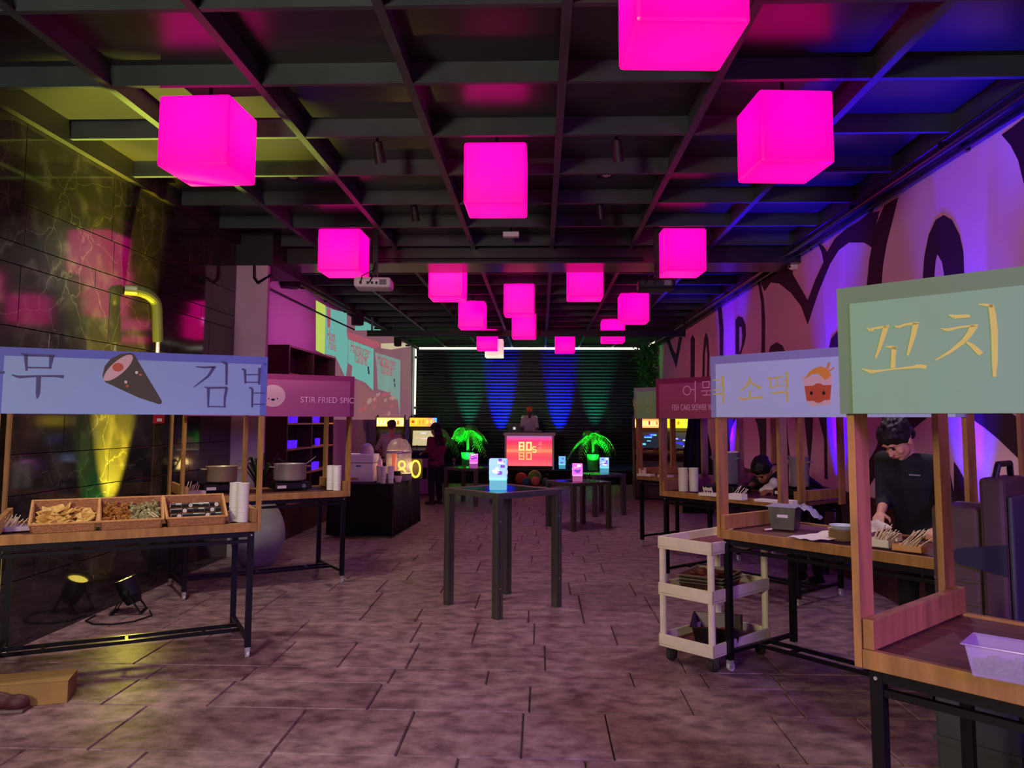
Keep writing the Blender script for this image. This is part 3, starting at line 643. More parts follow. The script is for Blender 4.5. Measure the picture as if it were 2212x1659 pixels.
def tray(st, u, v, lb, w_, d, h, sticks, m=paper, lean=.5, ln=.14, nm='chopstick', cat='tray'):
    x, y_ = loc2(st, u, v); t = thing('utensil_tray', lb, cat, st['W'](x, y_), st['rz']+.1)
    mb = MB(); mb.bx(-w_/2, w_/2, 0, d, 0, .004); mb.bx(-w_/2, w_/2, 0, .004, 0, h); mb.bx(-w_/2, w_/2, d-.004, d, 0, h); mb.bx(-w_/2, -w_/2+.004, 0, d, 0, h); mb.bx(w_/2-.004, w_/2, 0, d, 0, h)
    mb.build('tray', m, t)
    for k in range(sticks):
        a = Vector((rnd.uniform(-w_*.4, w_*.2), rnd.uniform(.01, d-.01), .012)); b = a+Vector((lean*ln*rnd.uniform(.6, 1.2), rnd.uniform(-.02, .02), ln*rnd.uniform(.5, .9)))
        MB().bar(a, b, rnd.choice((.006, .012, .018)), .004).build(nm, mat('stick_wood', (240, 222, 204), .7), t)
tray(R2, 1895, 1182, 'paper tray of wooden chopsticks behind the near post', .13, .09, .045, 16)
tray(R2, 1958, 1192, 'low cardboard tray of wooden forks near the brown carrier', .16, .09, .035, 14, mat('card', (216, 160, 112), .8), lean=.7)
x, y_ = loc2(R2, 1912, 1180); t = thing('napkin_box', 'small black box with white napkins between the chopstick trays', 'box', R2['W'](x+.02, y_+.03), R2['rz'])
MB().bx(-.04, .04, 0, .06, 0, .03).build('base', blackp, t); MB().bx(-.038, .038, .002, .058, .03, .075).build('napkin', paper, t)
tray(L1, 20, 1149, 'white tray of wrapped utensils at the left edge of the photo', .26, .1, .03, 15, mat('lilac', (196, 176, 210), .6), lean=.5, ln=.11, nm='wrapped_utensil')
tray(L2, 420, 1068, 'paper tray of upright white napkins behind the baskets', .22, .08, .03, 9, paper, lean=.25, ln=.13, nm='napkin')
tray(R3, 1528, 1072, 'small paper tray of white napkins beside the wine stall cups', .2, .1, .03, 9, paper, lean=-.2, ln=.09, nm='napkin')
tray(R3, 1588, 1080, 'white paper box of wooden skewers near the crouching cook', .14, .1, .055, 7, paper, lean=.7, ln=.14, nm='skewer')
tray(R4, 1390, 1029, 'white cardboard tray of forks on the farthest stall', .22, .1, .03, 14, paper, lean=.0, ln=.12, nm='fork')
x, y_ = loc2(R3, 1675, 1087); tag(MB().bx(-.12, .12, 0, .12, 0, .02).build('paper_sheet', paper, loc=R3['W'](x-.1, y_), rz=R3['rz']), 'flat white paper box on the wine stall counter', 'box')
tag(MB().bx(-.05, .05, 0, .08, 0, .035).build('paper_box', paper, loc=R3['W'](x+.12, y_), rz=R3['rz']), 'small square white box on the wine stall counter', 'box')
tag(MB().bx(-.09, .09, 0, .1, 0, .03).build('paper_box', paper, loc=R4['W'](*loc2(R4, 1432, 1031)), rz=R4['rz']), 'flat white box lying on the farthest stall', 'box')
def pot(st, u, v, r, h, lb, m=steel, burner=True, lid=False, dy=0):
    x, y_ = loc2(st, u, v); zb = .10 if burner else 0; y_ += dy
    if burner:
        b = thing('gas_burner', 'black burner under the '+lb.split(' on ')[0], 'stove', st['W'](x, y_), st['rz'])
        MB().bx(-.19, .19, -.15, .15, .008, .075).build('body', blackp, b, bevel=.01)
        for a in range(4): MB().bar((.03*cos(a*pi/2), .03*sin(a*pi/2), .085), (.12*cos(a*pi/2), .12*sin(a*pi/2), .085), .01, .016).build('grate', blackm, b)
        MB().bx(-.17, -.08, -.155, -.149, .02, .05).build('plate', whitep, b); MB().cyl((.1, -.17, .04), (.1, -.15, .04), .02, n=14).build('knob', greyp, b)
        for a, c_ in ((-.15, -.12), (.15, -.12), (-.15, .12), (.15, .12)): MB().cyl((a, c_, 0), (a, c_, .01), .015, n=10).build('foot', blackp, b)
        zb = .094
    t = thing('cooking_pot', lb, 'pot', st['W'](x, y_, .926+zb), st['rz'])
    MB().lathe([(0, 0), (r-.01, 0), (r, .012), (r, h), (r+.008, h+.004), (r-.004, h), (r-.006, .02), (0, .02)], n=40).build('body', m, t, smooth=True)
    for s in (-1, 1): MB().tube([Vector((s*r, -.035, h*.82)), Vector((s*(r+.045), -.03, h*.84)), Vector((s*(r+.045), .03, h*.84)), Vector((s*r, .035, h*.82))], .006).build('handle', m, t)
    if lid:
        for k in range(5): MB().sph((rnd.uniform(-.08, .08), rnd.uniform(-.08, .08), h-.0), (.03, .03, .02), 8, 6).build('dumpling', paper, t)
pot(L2, 633, 1058, .165, .165, 'large shallow steel pot on a burner beside the cup stacks', dy=.12)
t = thing('ladle', 'steel ladle resting in the large shallow pot', 'ladle', L2['W'](*loc2(L2, 650, 1052), 1.1), L2['rz']); MB().bar((0, .12, .0), (.20, .14, .14), .014, .005).build('handle', steel, t); MB().sph((0, .12, -.02), (.04, .04, .03), 12, 8).build('bowl', steel, t)
pot(L2, 483, 1062, .15, .15, 'second steel pot seen between the left stalls', m=mat('brass_steel', (220, 204, 165), .3, metal=.6), dy=.12)
pot(R3, 1552, 1066, .13, .31, 'tall steel stock pot with food heaped on top', m=mat('dull_steel', (170, 172, 180), .35, metal=.6), lid=True, dy=.14)
pot(R3, 1702, 1075, .095, .29, 'narrow tall steel stock pot right of the crouching cook', dy=.2)
# R2: steel container, plates, wrap
x, y_ = loc2(R2, 1690, 1144); t = thing('food_container', 'square steel food container under loose cling film', 'container', R2['W'](x, y_), R2['rz']+.35)
mb = MB(); mb.add([(-.075, 0, 0), (.075, 0, 0), (.075, .17, 0), (-.075, .17, 0), (-.09, -.015, .15), (.09, -.015, .15), (.09, .19, .15), (-.09, .19, .15)], [(0, 3, 2, 1), (0, 1, 5, 4), (1, 2, 6, 5), (2, 3, 7, 6), (3, 0, 4, 7)])
o = mb.build('body', brushed, t); o.modifiers.new('s', 'SOLIDIFY').thickness = .003
MB().bx(-.1, .1, -.025, .2, .15, .154).build('lid', mat('film', (210, 215, 235), .2, alpha=.55), t); MB().bx(-.03, .04, -.0125, -.010, .08, .10).build('label', paper, t)
gr = MB(); vs = []; fs = []
for i in range(9):
    for j in range(7): vs.append((.10+i*.016*(1 if j < 6 else .8)+.01*sin(j*2.1), -.02+j*.036, .155-.004*i*i*.28+.012*sin(i*1.7+j*1.3)))
for i in range(8):
    for j in range(6): fs.append((i*7+j, (i+1)*7+j, (i+1)*7+j+1, i*7+j+1))
gr.add(vs, fs).build('cling_film', MATS['film'], t, smooth=True)
tag(MB().cyl((0, 0, 0), (.05, .01, .004), .006, n=6).build('wooden_fork', MATS['stick_wood'], loc=R2['W'](*loc2(R2, 1652, 1146), .932), rz=0), 'small wooden fork lying left of the steel container', 'fork')
x, y_ = loc2(R2, 1806, 1170); first = None
for k in range(7):
    if first is None:
        first = MB().lathe([(0, 0), (.055, 0), (.085, .010), (.088, .010), (.056, -.004), (0, -.004)], n=32).build('paper_plate', mat('plate', (214, 190, 150), .7)); o = first
        tag(o, 'tan paper plate in the pile beside the chef', 'plate', 'paper plates in the pile')
    else: o = first.copy(); C.objects.link(o)
    o.location = R2['W'](x+.0015*(k % 3), y_+.08, .931+k*.0095); o['label'] = '%s tan paper plate in the pile beside the chef' % ('lowest', 'second lowest', 'third lowest', 'middle', 'third highest', 'second highest', 'topmost')[k]
t = thing('paper_tray_pile', 'white bowl on top of the paper plate pile', 'bowl', R2['W'](x, y_+.08, .998)); MB().lathe([(0, 0), (.05, 0), (.078, .022), (.08, .022), (.052, -.003), (0, -.003)], n=32).build('bowl', mat('pale_bowl', (190, 205, 220), .5), t)
# crumpled paper
pg = MB(); vs = []; fs = []; P0 = onz(1728, 1165, .935); P1 = Vector((2.165, 5.27, 1.02)); sd = Vector((.10, -.12, 0)); sn = (P1-P0)
for i in range(13):
    for j in range(9):
        a = i/12; b = (j/8-.5); p = P0+sn*a+sd*b*(1.6-.9*abs(a-.5)); p.z = .934+max(0, (a-.35))*.13*(1-abs(b))+.010*abs(sin(i*1.9+j*2.3)); vs.append(tuple(p))
for i in range(12):
    for j in range(8): fs.append((i*9+j, (i+1)*9+j, (i+1)*9+j+1, i*9+j+1))
o = pg.add(vs, fs).build('crumpled_paper', paper); o.modifiers.new('s', 'SOLIDIFY').thickness = .002; tag(o, 'large crumpled white paper sheet under the chef\'s hand', 'paper')
# R1: plastic tub of green vegetable
p = onz(2128, 1468, .926); t = thing('plastic_tub', 'clear rectangular plastic tub of chopped greens on the nearest stall', 'tub', (p.x+.118, p.y+.0, .926), R1['rz']+.12)
def ring(x, y_, z, o=0): return [(-x, -y_, z), (x, -y_, z), (x, y_, z), (-x, y_, z)]
tubm = mat('clear_plastic', (225, 210, 245), .15, alpha=.26)
o = MB().add(ring(.125, .06, 0)+ring(.14, .072, .083)+ring(.15, .08, .088), [(0, 3, 2, 1)]+[(k, (k+1) % 4, 4+(k+1) % 4, 4+k) for k in range(4)]+[(4+k, 4+(k+1) % 4, 8+(k+1) % 4, 8+k) for k in range(4)]).build('shell', tubm, t)
o.modifiers.new('s', 'SOLIDIFY').thickness = .003
gm = MB()
for k in range(220): q = (rnd.uniform(-.118, .118), rnd.uniform(-.052, .052), rnd.uniform(.01, .045)); gm.box(q, (.016, .010, .006), rz=rnd.uniform(0, 3))
tag(gm.build('chopped_greens', mat('greens', (110, 120, 70), .6, noise=.4, scale=30), loc=t.location, rz=t.rotation_euler.z), 'chopped green vegetable filling the clear tub', 'food', kind='stuff')

# ================================================================ BAR TABLES AND LANTERNS
def bartable(Fc, side, dirx, lb, h=1.035):
    d = Vector((dirx[0], dirx[1], 0)).normalized(); n = Vector((-d.y, d.x, 0)); c = Vector((Fc[0], Fc[1], 0))+(d+n)*side/2
    t = thing('bar_table', lb, 'bar table', c, atan2(d.y, d.x), 'steel frame bar tables'); s2 = side/2
    for a in (-1, 1):
        for b in (-1, 1):
            x, y_ = a*(s2-.035), b*(s2-.035)
            mb = MB(); mb.bx(x-.034, x-.003, y_-.034, y_+.034, 0, h-.052); mb.bx(x+.003, x+.034, y_-.034, y_+.034, 0, h-.052); mb.bx(x-.03, x+.03, y_-.028, y_+.028, 0, h-.055)
            lg = mb.build('leg', brushed, t, bevel=.003)
            for z in (.25, .8): MB().cyl((x, b*s2-b*.004, z), (x, b*s2+b*.002, z), .006, n=8).build('screw', steel, lg)
        MB().bx(-s2, s2, *sorted((a*s2, a*(s2-.06))), h-.05, h).build('frame_bar', brushed, t, bevel=.003)
        MB().bx(*sorted((a*s2, a*(s2-.06))), -s2+.06, s2-.06, h-.05, h).build('frame_bar', brushed, t, bevel=.003)
    MB().bx(-s2+.058, s2-.058, -s2+.058, s2-.058, h-.014, h-.004).build('glass_top', mat('smoked_glass', (40, 40, 52), .05, spec=.9, coat=1), t)
    return c
bartable((-.362, 6.744), .755, (.70, .65), 'nearest steel bar table with a blue lantern')
c2 = bartable((.48, 12.03), .735, (.834, .552), 'steel bar table with a pink lantern, right of the middle', .715)
c3 = bartable((.92, 13.85), .70, (.834, .552), 'farthest right steel bar table edged in blue light', .715)
c4 = bartable((-1.23, 15.4), .74, (.42, .907), 'steel bar table at back left with a pink lantern', .715)
def lantern(P, top, bot, lb, w_=.155, h=.275, rz=.0):
    k = 'lantern_%d_%d' % (top[0], bot[1])
    if k not in MATS:
        m = mat(k, (240, 240, 240), .3); nt = m.node_tree; N = nt.nodes; L = nt.links; b = N['Principled BSDF']
        tc = N.new('ShaderNodeTexCoord'); sp = N.new('ShaderNodeSeparateXYZ'); L.new(tc.outputs['Generated'], sp.inputs[0])
        r = N.new('ShaderNodeValToRGB'); r.color_ramp.elements[0].color = lin((min(255, bot[0]+20), 255, 255) if bot[1] > 150 else (255, 190, 255)); r.color_ramp.elements[1].position = .16; r.color_ramp.elements[1].color = lin(top)
        L.new(sp.outputs['Z'], r.inputs[0]); L.new(r.outputs[0], b.inputs['Emission Color']); b.inputs['Emission Strength'].default_value = .95
    m = MATS[k]; t = thing('lantern', lb, 'lantern', P, rz)
    MB().box((0, 0, .045), (w_*.96, w_*.96, .085)).build('base', mat('lamp_base_'+k, (160, 200, 220), .1, emit=bot, es=.45), t)
    MB().box((0, 0, .088+(h-.09)/2), (w_, w_, h-.09)).build('shade', m, t, bevel=.006)
    ink2 = mat('lantern_print', (120, 60, 190), .5, emit=(130, 80, 210), es=.8); inkp = mat('lantern_pale', (240, 220, 255), .5, emit=(250, 225, 255), es=1.1)
    for sgn, ax in ((-1, 0), (1, 1), (-1, 1)):
        for k2 in range(8):
            a = rnd.uniform(-.3, .3)*w_; z = .13+rnd.random()*.5*h; d = (rnd.uniform(.15, .42)*w_, .002, rnd.uniform(.03, .08)*h*1.4)
            c_ = (a, sgn*(w_/2+.001), z) if ax == 0 else (sgn*(w_/2+.001), a, z); d = d if ax == 0 else (d[1], d[0], d[2])
            MB().box(c_, d).build('print', ink2 if k2 % 2 else inkp, t)
lantern((-.375, 7.12, 1.0355), (70, 190, 245), (70, 220, 250), 'glowing blue square lantern on the nearest bar table', rz=.0)
lantern((c2.x-.02, c2.y-.15, .7155), (245, 70, 225), (220, 40, 150), 'glowing pink square lantern on the bar table right of the middle')
lantern((c3.x+.12, c3.y+.1, .7155), (90, 190, 245), (60, 200, 235), 'glowing blue square lantern on the farthest right bar table')
lantern((c4.x+.10, c4.y-.22, .7155), (240, 90, 225), (200, 40, 170), 'glowing pink square lantern on the back left bar table')
t = thing('wine_glass', 'empty stemmed glass on the back left bar table', 'glass', (c4.x-.36+.05, c4.y, .7115))
MB().lathe([(0, 0), (.035, 0), (.035, .003), (.005, .006), (.004, .08), (.02, .09), (.038, .13), (.033, .18), (.031, .18), (.036, .13), (.018, .094), (0, .09)], n=20).build('bowl', glass, t, smooth=True)
for k, (a, b) in enumerate(((-.05, .08), (-.1, .18), (.02, .22))):
    t = thing('drinking_glass', ('middle', 'leftmost', 'rightmost')[k]+' clear tumbler on the bar table behind the pink lantern', 'glass', (c2.x+.15+a, c2.y+b, .7115), 0, 'tumblers on the bar table'); MB().lathe([(0, 0), (.025, 0), (.03, .09), (.028, .09), (.023, .006), (0, .006)], n=16).build('tumbler', glass, t, smooth=True)

# ================================================================ PEOPLE
def cap(mb, a, b, r0, r1, n=12):
    mb.cyl(a, b, r0, r1, n); mb.sph(a, r0, n, 8); mb.sph(b, r1, n, 8)
def remesh(o, v, sm=6):
    r = o.modifiers.new('r', 'REMESH'); r.mode = 'VOXEL'; r.voxel_size = v; r.use_smooth_shade = True
    s = o.modifiers.new('s', 'SMOOTH'); s.factor = .5; s.iterations = sm
def hand(mb, wr, dr, pn, s=1, curl=.5):
    d = Vector(dr).normalized(); p = Vector(pn); p = (p-d*p.dot(d)).normalized(); e = d.cross(p); w_ = Vector(wr)
    pc = w_+d*.045*s
    for a in (-.028, -.010, .010, .028):
        cap(mb, w_+e*a*.6*s, w_+d*.085*s+e*a*s, .013*s, .011*s, 8)
    for a, l in ((-.030, .060), (-.010, .072), (.010, .076), (.029, .068)):
        b0 = w_+d*.085*s+e*a*s; b1 = b0+(d*cos(curl*.6)+p*sin(curl*.6))*l*.55*s; b2 = b1+(d*cos(curl*1.6)+p*sin(curl*1.6))*l*.5*s
        cap(mb, b0, b1, .0095*s, .0085*s, 8); cap(mb, b1, b2, .0085*s, .007*s, 8)
    t0 = w_+d*.02*s+e*.028*s; t1 = t0+(d*.6+e*.75+p*.3).normalized()*.042*s; t2 = t1+(d*.9+e*.2+p*.35).normalized()*.032*s
    cap(mb, t0, t1, .013*s, .011*s, 8); cap(mb, t1, t2, .0105*s, .008*s, 8)
def person(lb, base, rz, J, skinm, shirt, pants, hm, vox=.009, hair='short', scale=1, shoes=blackp, beard=False, sleeves=.98):
    t = thing('person', lb, 'person', base, rz); V = lambda k: Vector(J[k])
    hs_ = J.get('hscale', 1); hd, pit, yaw = V('head'), J.get('pitch', 0), J.get('yaw', 0)
    H = Matrix.Translation(hd) @ Matrix.Rotation(yaw, 4, 'Z') @ Matrix.Rotation(-pit, 4, 'X') @ Matrix.Scale(hs_, 4)
    b = MB()
    b.sph((0, -.012, .02), (.076, .096, .098), 20, 14, H); b.sph((0, .022, -.045), (.060, .068, .074), 18, 12, H); b.sph((0, .058, -.098), (.026, .022, .02), 12, 8, H)
    b.sph((0, .096, -.022), (.012, .018, .024), 12, 8, H); b.sph((0, .105, -.036), (.016, .014, .011), 12, 8, H)
    b.sph((0, .082, .022), (.052, .014, .010), 12, 8, H); b.sph((0, .084, -.066), (.024, .012, .010), 12, 8, H)
    for s in (-1, 1): b.sph((s*.078, -.006, -.018), (.012, .020, .032), 10, 8, H); b.sph((s*.042, .062, -.035), (.022, .022, .022), 10, 8, H)
    nk = V('neck'); cap(b, H @ Vector((0, -.03, -.06)), nk, .052, .058)
    ch, pv = V('chest'), V('pelvis'); cap(b, nk, ch, .06, .10); cap(b, ch, pv, .10, .11)
    c = MB(); ax = (V('shR')-V('shL')).normalized()
    for s, k in ((-1, 'L'), (1, 'R')):
        sh, el, wr = V('sh'+k), V('el'+k), V('wr'+k); hp, kn, an = V('hip'+k), V('kn'+k), V('an'+k)
        cap(b, ch, sh, .07, .045); cap(b, sh, el, .045, .038); cap(b, el, wr, .038, .026); hand(b, wr, V('hd'+k), V('hp'+k), 1.0, J.get('curl', .6))
        cap(b, hp, kn, .07, .05); cap(b, kn, an, .048, .036)
        cap(c, sh, el, .062, .054); e2 = el+(wr-el)*(J.get('sleeve', 0)); cap(c, el, e2, .054, .046 if J.get('sleeve', 0) else .05)
        cap(c, sh, ch+ax*s*.09, .068, .11); cap(c, nk+ax*s*.03-Vector((0, 0, .045)), sh, .052, .062)
        cap(c, ch+ax*s*.075, pv+ax*s*.075+Vector((0, 0, .02)), .115, .105)
    cap(c, ch, pv, .125, .115); cap(c, nk-Vector((0, 0, .05)), ch, .062, .12); cap(c, V('hipL')+Vector((0, 0, -.02)), V('hipR')+Vector((0, 0, -.02)), .105, .105)
    o = b.build('body', skinm, t, smooth=True); remesh(o, vox, 4)
    o = c.build('shirt', shirt, t, smooth=True); remesh(o, max(vox, .012), 8)
    p = MB()
    for k in 'LR':
        cap(p, V('hip'+k)+Vector((0, 0, .02)), V('kn'+k), .098, .072); cap(p, V('kn'+k), V('an'+k)+Vector((0, 0, .02)), .070, .058)
    cap(p, V('hipL'), V('hipR'), .10, .10); o = p.build('trousers', pants, t, smooth=True); remesh(o, .014, 6)
    for k in 'LR':
        an = V('an'+k); s = MB(); cap(s, an+Vector((0, -.02, -.045)), an+Vector((0, .13, -.06)), .042, .036); s.bx(an.x-.04, an.x+.04, an.y-.065, an.y+.17, 0, .022)
        o = s.build('shoe', shoes, t, smooth=True); remesh(o, .012, 4)
    h = MB()
    if hair == 'cap':
        h.sph((0, -.012, .045), (.086, .106, .082), 20, 12, H); h.bx(-.055, .055, .06, .16, .055, .070, H)
        o = h.build('cap', mat('orange_cap', (235, 70, 30), .7), t, smooth=True); remesh(o, .012, 4)
    else:
        h.sph((0, -.020, .042), (.090, .106, .088), 20, 14, H); h.sph((0, .040, .070), (.074, .056, .040), 16, 10, H)
        for k in range(60):
            a = rnd.uniform(0, 2*pi); e_ = rnd.uniform(.15, 1.5); h.sph((.090*cos(a)*cos(e_), -.020+.106*sin(a)*cos(e_), .042+.088*sin(e_)), (.015, .020, .013), 8, 6, H)
        for k in range(10): x = -.072+.016*k; h.sph((x, .082-abs(x)*.55, .050+rnd.uniform(-.012, .008)), (.012, .016, .024), 8, 6, H)
        for s in (-1, 1): h.sph((s*.078, .002, .022), (.012, .042, .040), 10, 8, H)
        h.sph((0, -.078, -.015), (.070, .040, .062), 14, 10, H)
        if hair == 'long':
            for k in range(7): x = -.066+.022*k; cap(h, H @ Vector((x, -.06, .0)), V('chest')+Vector((x*1.2, -.11, .02)), .034, .028, 8)
        o = h.build('hair', hm, t, smooth=True); remesh(o, max(.007, vox), 2)
    for s in (-1, 1):
        MB().sph((s*.031, .088, .0), (.013, .006, .006), 10, 6, H).build('eye', mat('eye_dark', (30, 20, 18), .3), t)
        MB().box((s*.032, .093, .020), (.032, .006, .006), H).build('eyebrow', hairm, t)
    MB().box((0, .097, -.066), (.038, .006, .006), H).build('mouth', mat('lips', (160, 88, 80), .5), t)
    return t, H
def stand(h=1.65, lean=0, **kw):
    k = h/1.70
    J = dict(head=(0, .03+lean*1.1, 1.585*k), neck=(0, .0+lean, 1.43*k), chest=(0, lean*.8, 1.25*k), pelvis=(0, 0, .95*k),
             shR=(.165, lean*.95, 1.37*k), shL=(-.165, lean*.95, 1.37*k), elR=(.22, .02+lean, 1.10*k), elL=(-.22, .02+lean, 1.10*k), wrR=(.20, .20+lean, .98*k), wrL=(-.20, .20+lean, .98*k),
             hdR=(-.1, 1, -.2), hdL=(.1, 1, -.2), hpR=(-.3, 0, -1), hpL=(.3, 0, -1), hipR=(.09, 0, .90*k), hipL=(-.09, 0, .90*k), knR=(.10, .02, .50*k), knL=(-.10, .02, .50*k), anR=(.11, 0, .09), anL=(-.11, 0, .09))
    J.update(kw); return J
# chef in black behind the pale blue stall
rz = radians(126); bx_ = Vector((2.60, 5.62, 0)); Rz = Matrix.Rotation(-rz, 3, 'Z')
LC = lambda x, y, z: tuple(Rz @ (Vector((x, y, z))-bx_))
blackshirt = mat('chef_black', (18, 18, 26), .85, noise=.25, scale=3)
t, H = person('chef in black tunic with short black hair, head bowed over the plates', bx_, rz,
    stand(1.74, .10, head=(.0, .26, 1.535), neck=(0, .16, 1.44), chest=(0, .10, 1.25), shR=(.19, .11, 1.385), shL=(-.19, .11, 1.375), pitch=.78, yaw=-.22, hscale=1.1,
          elR=LC(2.36, 5.64, 1.09), wrR=LC(2.235, 5.40, 1.045), hdR=tuple(Rz @ Vector((-.5, -.85, -.25))), hpR=(0, 0, -1), elL=(-.27, .17, 1.12), wrL=LC(2.47, 5.12, .99), hdL=tuple(Rz @ Vector((-.6, -.6, -.1))), hpL=(0, 0, -1), sleeve=.25, curl=.8),
    skin, blackshirt, mat('dark_trousers', (20, 20, 26), .85), hairm, .0065)
MB().box((-.10, .237, 1.30), (.075, .006, .008)).build('chest_logo', mat('logo_grey', (150, 150, 170), .6), t)
# crouching cook
person('cook with black hair leaning low over the wine stall counter', (2.80, 8.56, 0), radians(118),
    stand(1.6, .0, hscale=1.05, head=(.02, .60, 1.15), neck=(0, .46, 1.14), chest=(0, .33, 1.10), pelvis=(0, -.02, .90), shR=(.17, .42, 1.12), shL=(-.17, .42, 1.12), elR=(.26, .50, .99), elL=(-.28, .42, .99),
          wrR=(.14, .66, .97), wrL=(-.16, .64, .97), hipR=(.09, -.04, .88), hipL=(-.09, -.04, .88), pitch=.85, yaw=.25, sleeve=0),
    mat('skin_dim', (170, 112, 92), .6), blackshirt, MATS['dark_trousers'], hairm, .011)
p = ony(1606, 1044, 8.3)
tw = MB(); tw.sph((0, 0, 0), (.07, .07, .05), 12, 8); tw.sph((.05, .02, .05), (.05, .05, .06), 12, 8); tw.sph((-.06, 0, -.02), (.05, .05, .03), 12, 8)
o = tw.build('white_cloth', paper, loc=(R3['W'](.14, .16, .98))); remesh(o, .012, 3); tag(o, 'crumpled white cloth beside the stock pot on the wine stall', 'cloth')
# man in pale shirt, woman in maroon blouse, DJ
person('man in a pale loose shirt seen from behind at the arcade machines', (-3.06, 16.3, 0), radians(8),
    stand(1.60, .06, head=(0, .12, 1.50), pitch=.3, elR=(.26, .12, 1.06), elL=(-.28, .10, 1.06), sleeve=.0), skin, mat('pale_shirt', (190, 186, 160), .85, noise=.1, scale=3), MATS['dark_trousers'], mat('brown_hair', (70, 42, 30), .6, noise=.3, scale=50), .012)
person('woman with long dark hair and maroon patterned blouse standing by the arcade machines', (-2.06, 15.75, 0), radians(52),
    stand(1.56, .0, pitch=.12, elR=(.21, .0, 1.04), elL=(-.21, .0, 1.04), wrR=(.15, .2, 1.0), wrL=(-.15, .2, 1.0), sleeve=.9), skin, mat('blouse', (130, 38, 62), .85, noise=1, rgb2=(72, 20, 50), scale=22), MATS['dark_trousers'], hairm, .012, 'long', shoes=mat('dark_shoe', (30, 30, 34), .5))
person('DJ in white shirt and orange cap behind the lit booth', (-.32, 22.15, .35), radians(184),
    stand(1.70, .08, head=(0, .14, 1.56), pitch=.5, sleeve=.0), mat('skin_dark', (96, 66, 56), .6), mat('grey_shirt', (190, 194, 200), .85), MATS['dark_trousers'], hairm, .012, 'cap')

# ================================================================ STAGE, BOOTH, BALLS
stg = thing('stage', 'low black stage in front of the roller door', 'stage', (-.3, 22.4, 0))
MB().bx(-3.4, 3.3, -1.5, 1.5, .31, .35).build('deck', blackc, stg); MB().bx(-3.38, 3.28, -1.48, -1.45, 0, .31).build('front_skirt', blackc, stg)
for k in range(6): MB().bx(-3.2+k*1.25, -3.12+k*1.25, -1.3, 1.3, 0, .31).build('support', blackm, stg)
b = thing('dj_booth', 'white DJ booth with glowing pink front panel reading 80s', 'DJ booth', (-.30, 21.3, .35))
frame = mat('booth_white', (225, 215, 220), .5)
MB().bx(-.68, .68, -.24, .36, .89, .965).build('top', frame, b, bevel=.008)
for s in (-1, 1): MB().bx(*sorted((s*.65, s*.605)), -.2, .34, .0, .89).build('side_panel', frame, b)
MB().bx(-.60, .60, -.14, .34, 0, .09).build('base', blackp, b); MB().bx(-.60, .60, .30, .33, .09, .88).build('back_panel', blackp, b)
def gradmat(name, stops, es, axis='Z'):
    m = mat(name, (20, 20, 20), .4); nt = m.node_tree; N = nt.nodes; L = nt.links; b_ = N['Principled BSDF']
    tc = N.new('ShaderNodeTexCoord'); sp = N.new('ShaderNodeSeparateXYZ'); L.new(tc.outputs['Generated'], sp.inputs[0]); r = N.new('ShaderNodeValToRGB')
    r.color_ramp.elements[0].position, r.color_ramp.elements[0].color = stops[0][0], lin(stops[0][1]); r.color_ramp.elements[1].position, r.color_ramp.elements[1].color = stops[-1][0], lin(stops[-1][1])
    for q, c_ in stops[1:-1]: e = r.color_ramp.elements.new(q); e.color = lin(c_)
    L.new(sp.outputs[axis], r.inputs[0]); L.new(r.outputs[0], b_.inputs['Emission Color']); b_.inputs['Emission Strength'].default_value = es; return m
scr = MB().bx(-.60, .60, -.19, -.16, .10, .885).build('screen', gradmat('booth_screen', [(0, (250, 110, 120)), (.25, (255, 70, 100)), (.42, (255, 90, 90)), (.5, (255, 150, 110)), (.58, (255, 100, 90)), (.8, (255, 50, 100)), (.92, (235, 80, 160)), (1, (150, 110, 170))], 1.05), b)
gold = emat('screen_yellow', (255, 225, 140), 1.15); pkd = emat('screen_pink', (255, 150, 150), 1.0)
def digit(x, z, w_, h, m, kind, mirror=1, th=.028):
    segs = [(x, z, x+w_, z+th), (x, z+h-th, x+w_, z+h), (x, z, x+th, z+h), (x+w_-th, z, x+w_, z+h)]
    if kind == '8': segs.append((x, z+h/2-th/2, x+w_, z+h/2+th/2))
    mb = MB()
    for a, c_, e, f in segs: mb.bx(a, e, -.196, -.191, c_, f)
    mb.build('digit', m, scr)
digit(-.28, .50, .155, .23, gold, '8', th=.044); digit(-.09, .50, .155, .23, gold, '0', th=.044)
digit(-.28, .26, .155, .20, emat('screen_soft', (250, 200, 120), .95), '8', th=.036); digit(-.09, .26, .155, .20, MATS['screen_soft'], '0', th=.036)
mb = MB(); mb.stroke([(.175, .60, .028), (.09, .60, .028), (.09, .53, .028), (.175, .53, .028), (.175, .46, .028), (.085, .46, .028)], .004, Matrix(((1, 0, 0, 0), (0, 0, -1, -.191), (0, 1, 0, 0), (0, 0, 0, 1)))); mb.build('letter', gold, scr)
MV = Matrix(((1, 0, 0, 0), (0, 0, -1, -.191), (0, 1, 0, 0), (0, 0, 0, 1)))
for st_ in ([(.235, .72, .01), (.30, .72, .01), (.285, .66, .01)], [(.26, .70, .01), (.26, .655, .01), (.235, .655, .01), (.29, .655, .01)], [(.315, .74, .012), (.315, .63, .012)], [(.24, .59, .01), (.30, .59, .01)], [(.27, .59, .01), (.235, .53, .01)], [(.27, .59, .01), (.305, .53, .01)], [(.325, .60, .012), (.325, .48, .012)], [(.25, .50, .01), (.25, .44, .01), (.30, .44, .01)]):
    MB().stroke(st_, .004, MV).build('letter_stroke', pkd, scr)
lt = thing('laptop', 'dark laptop with a pale logo on the DJ booth', 'laptop', (-.70, 21.3, 1.317)); MB().bx(-.17, .17, -.1, .12, 0, .02).build('base', greyp, lt)
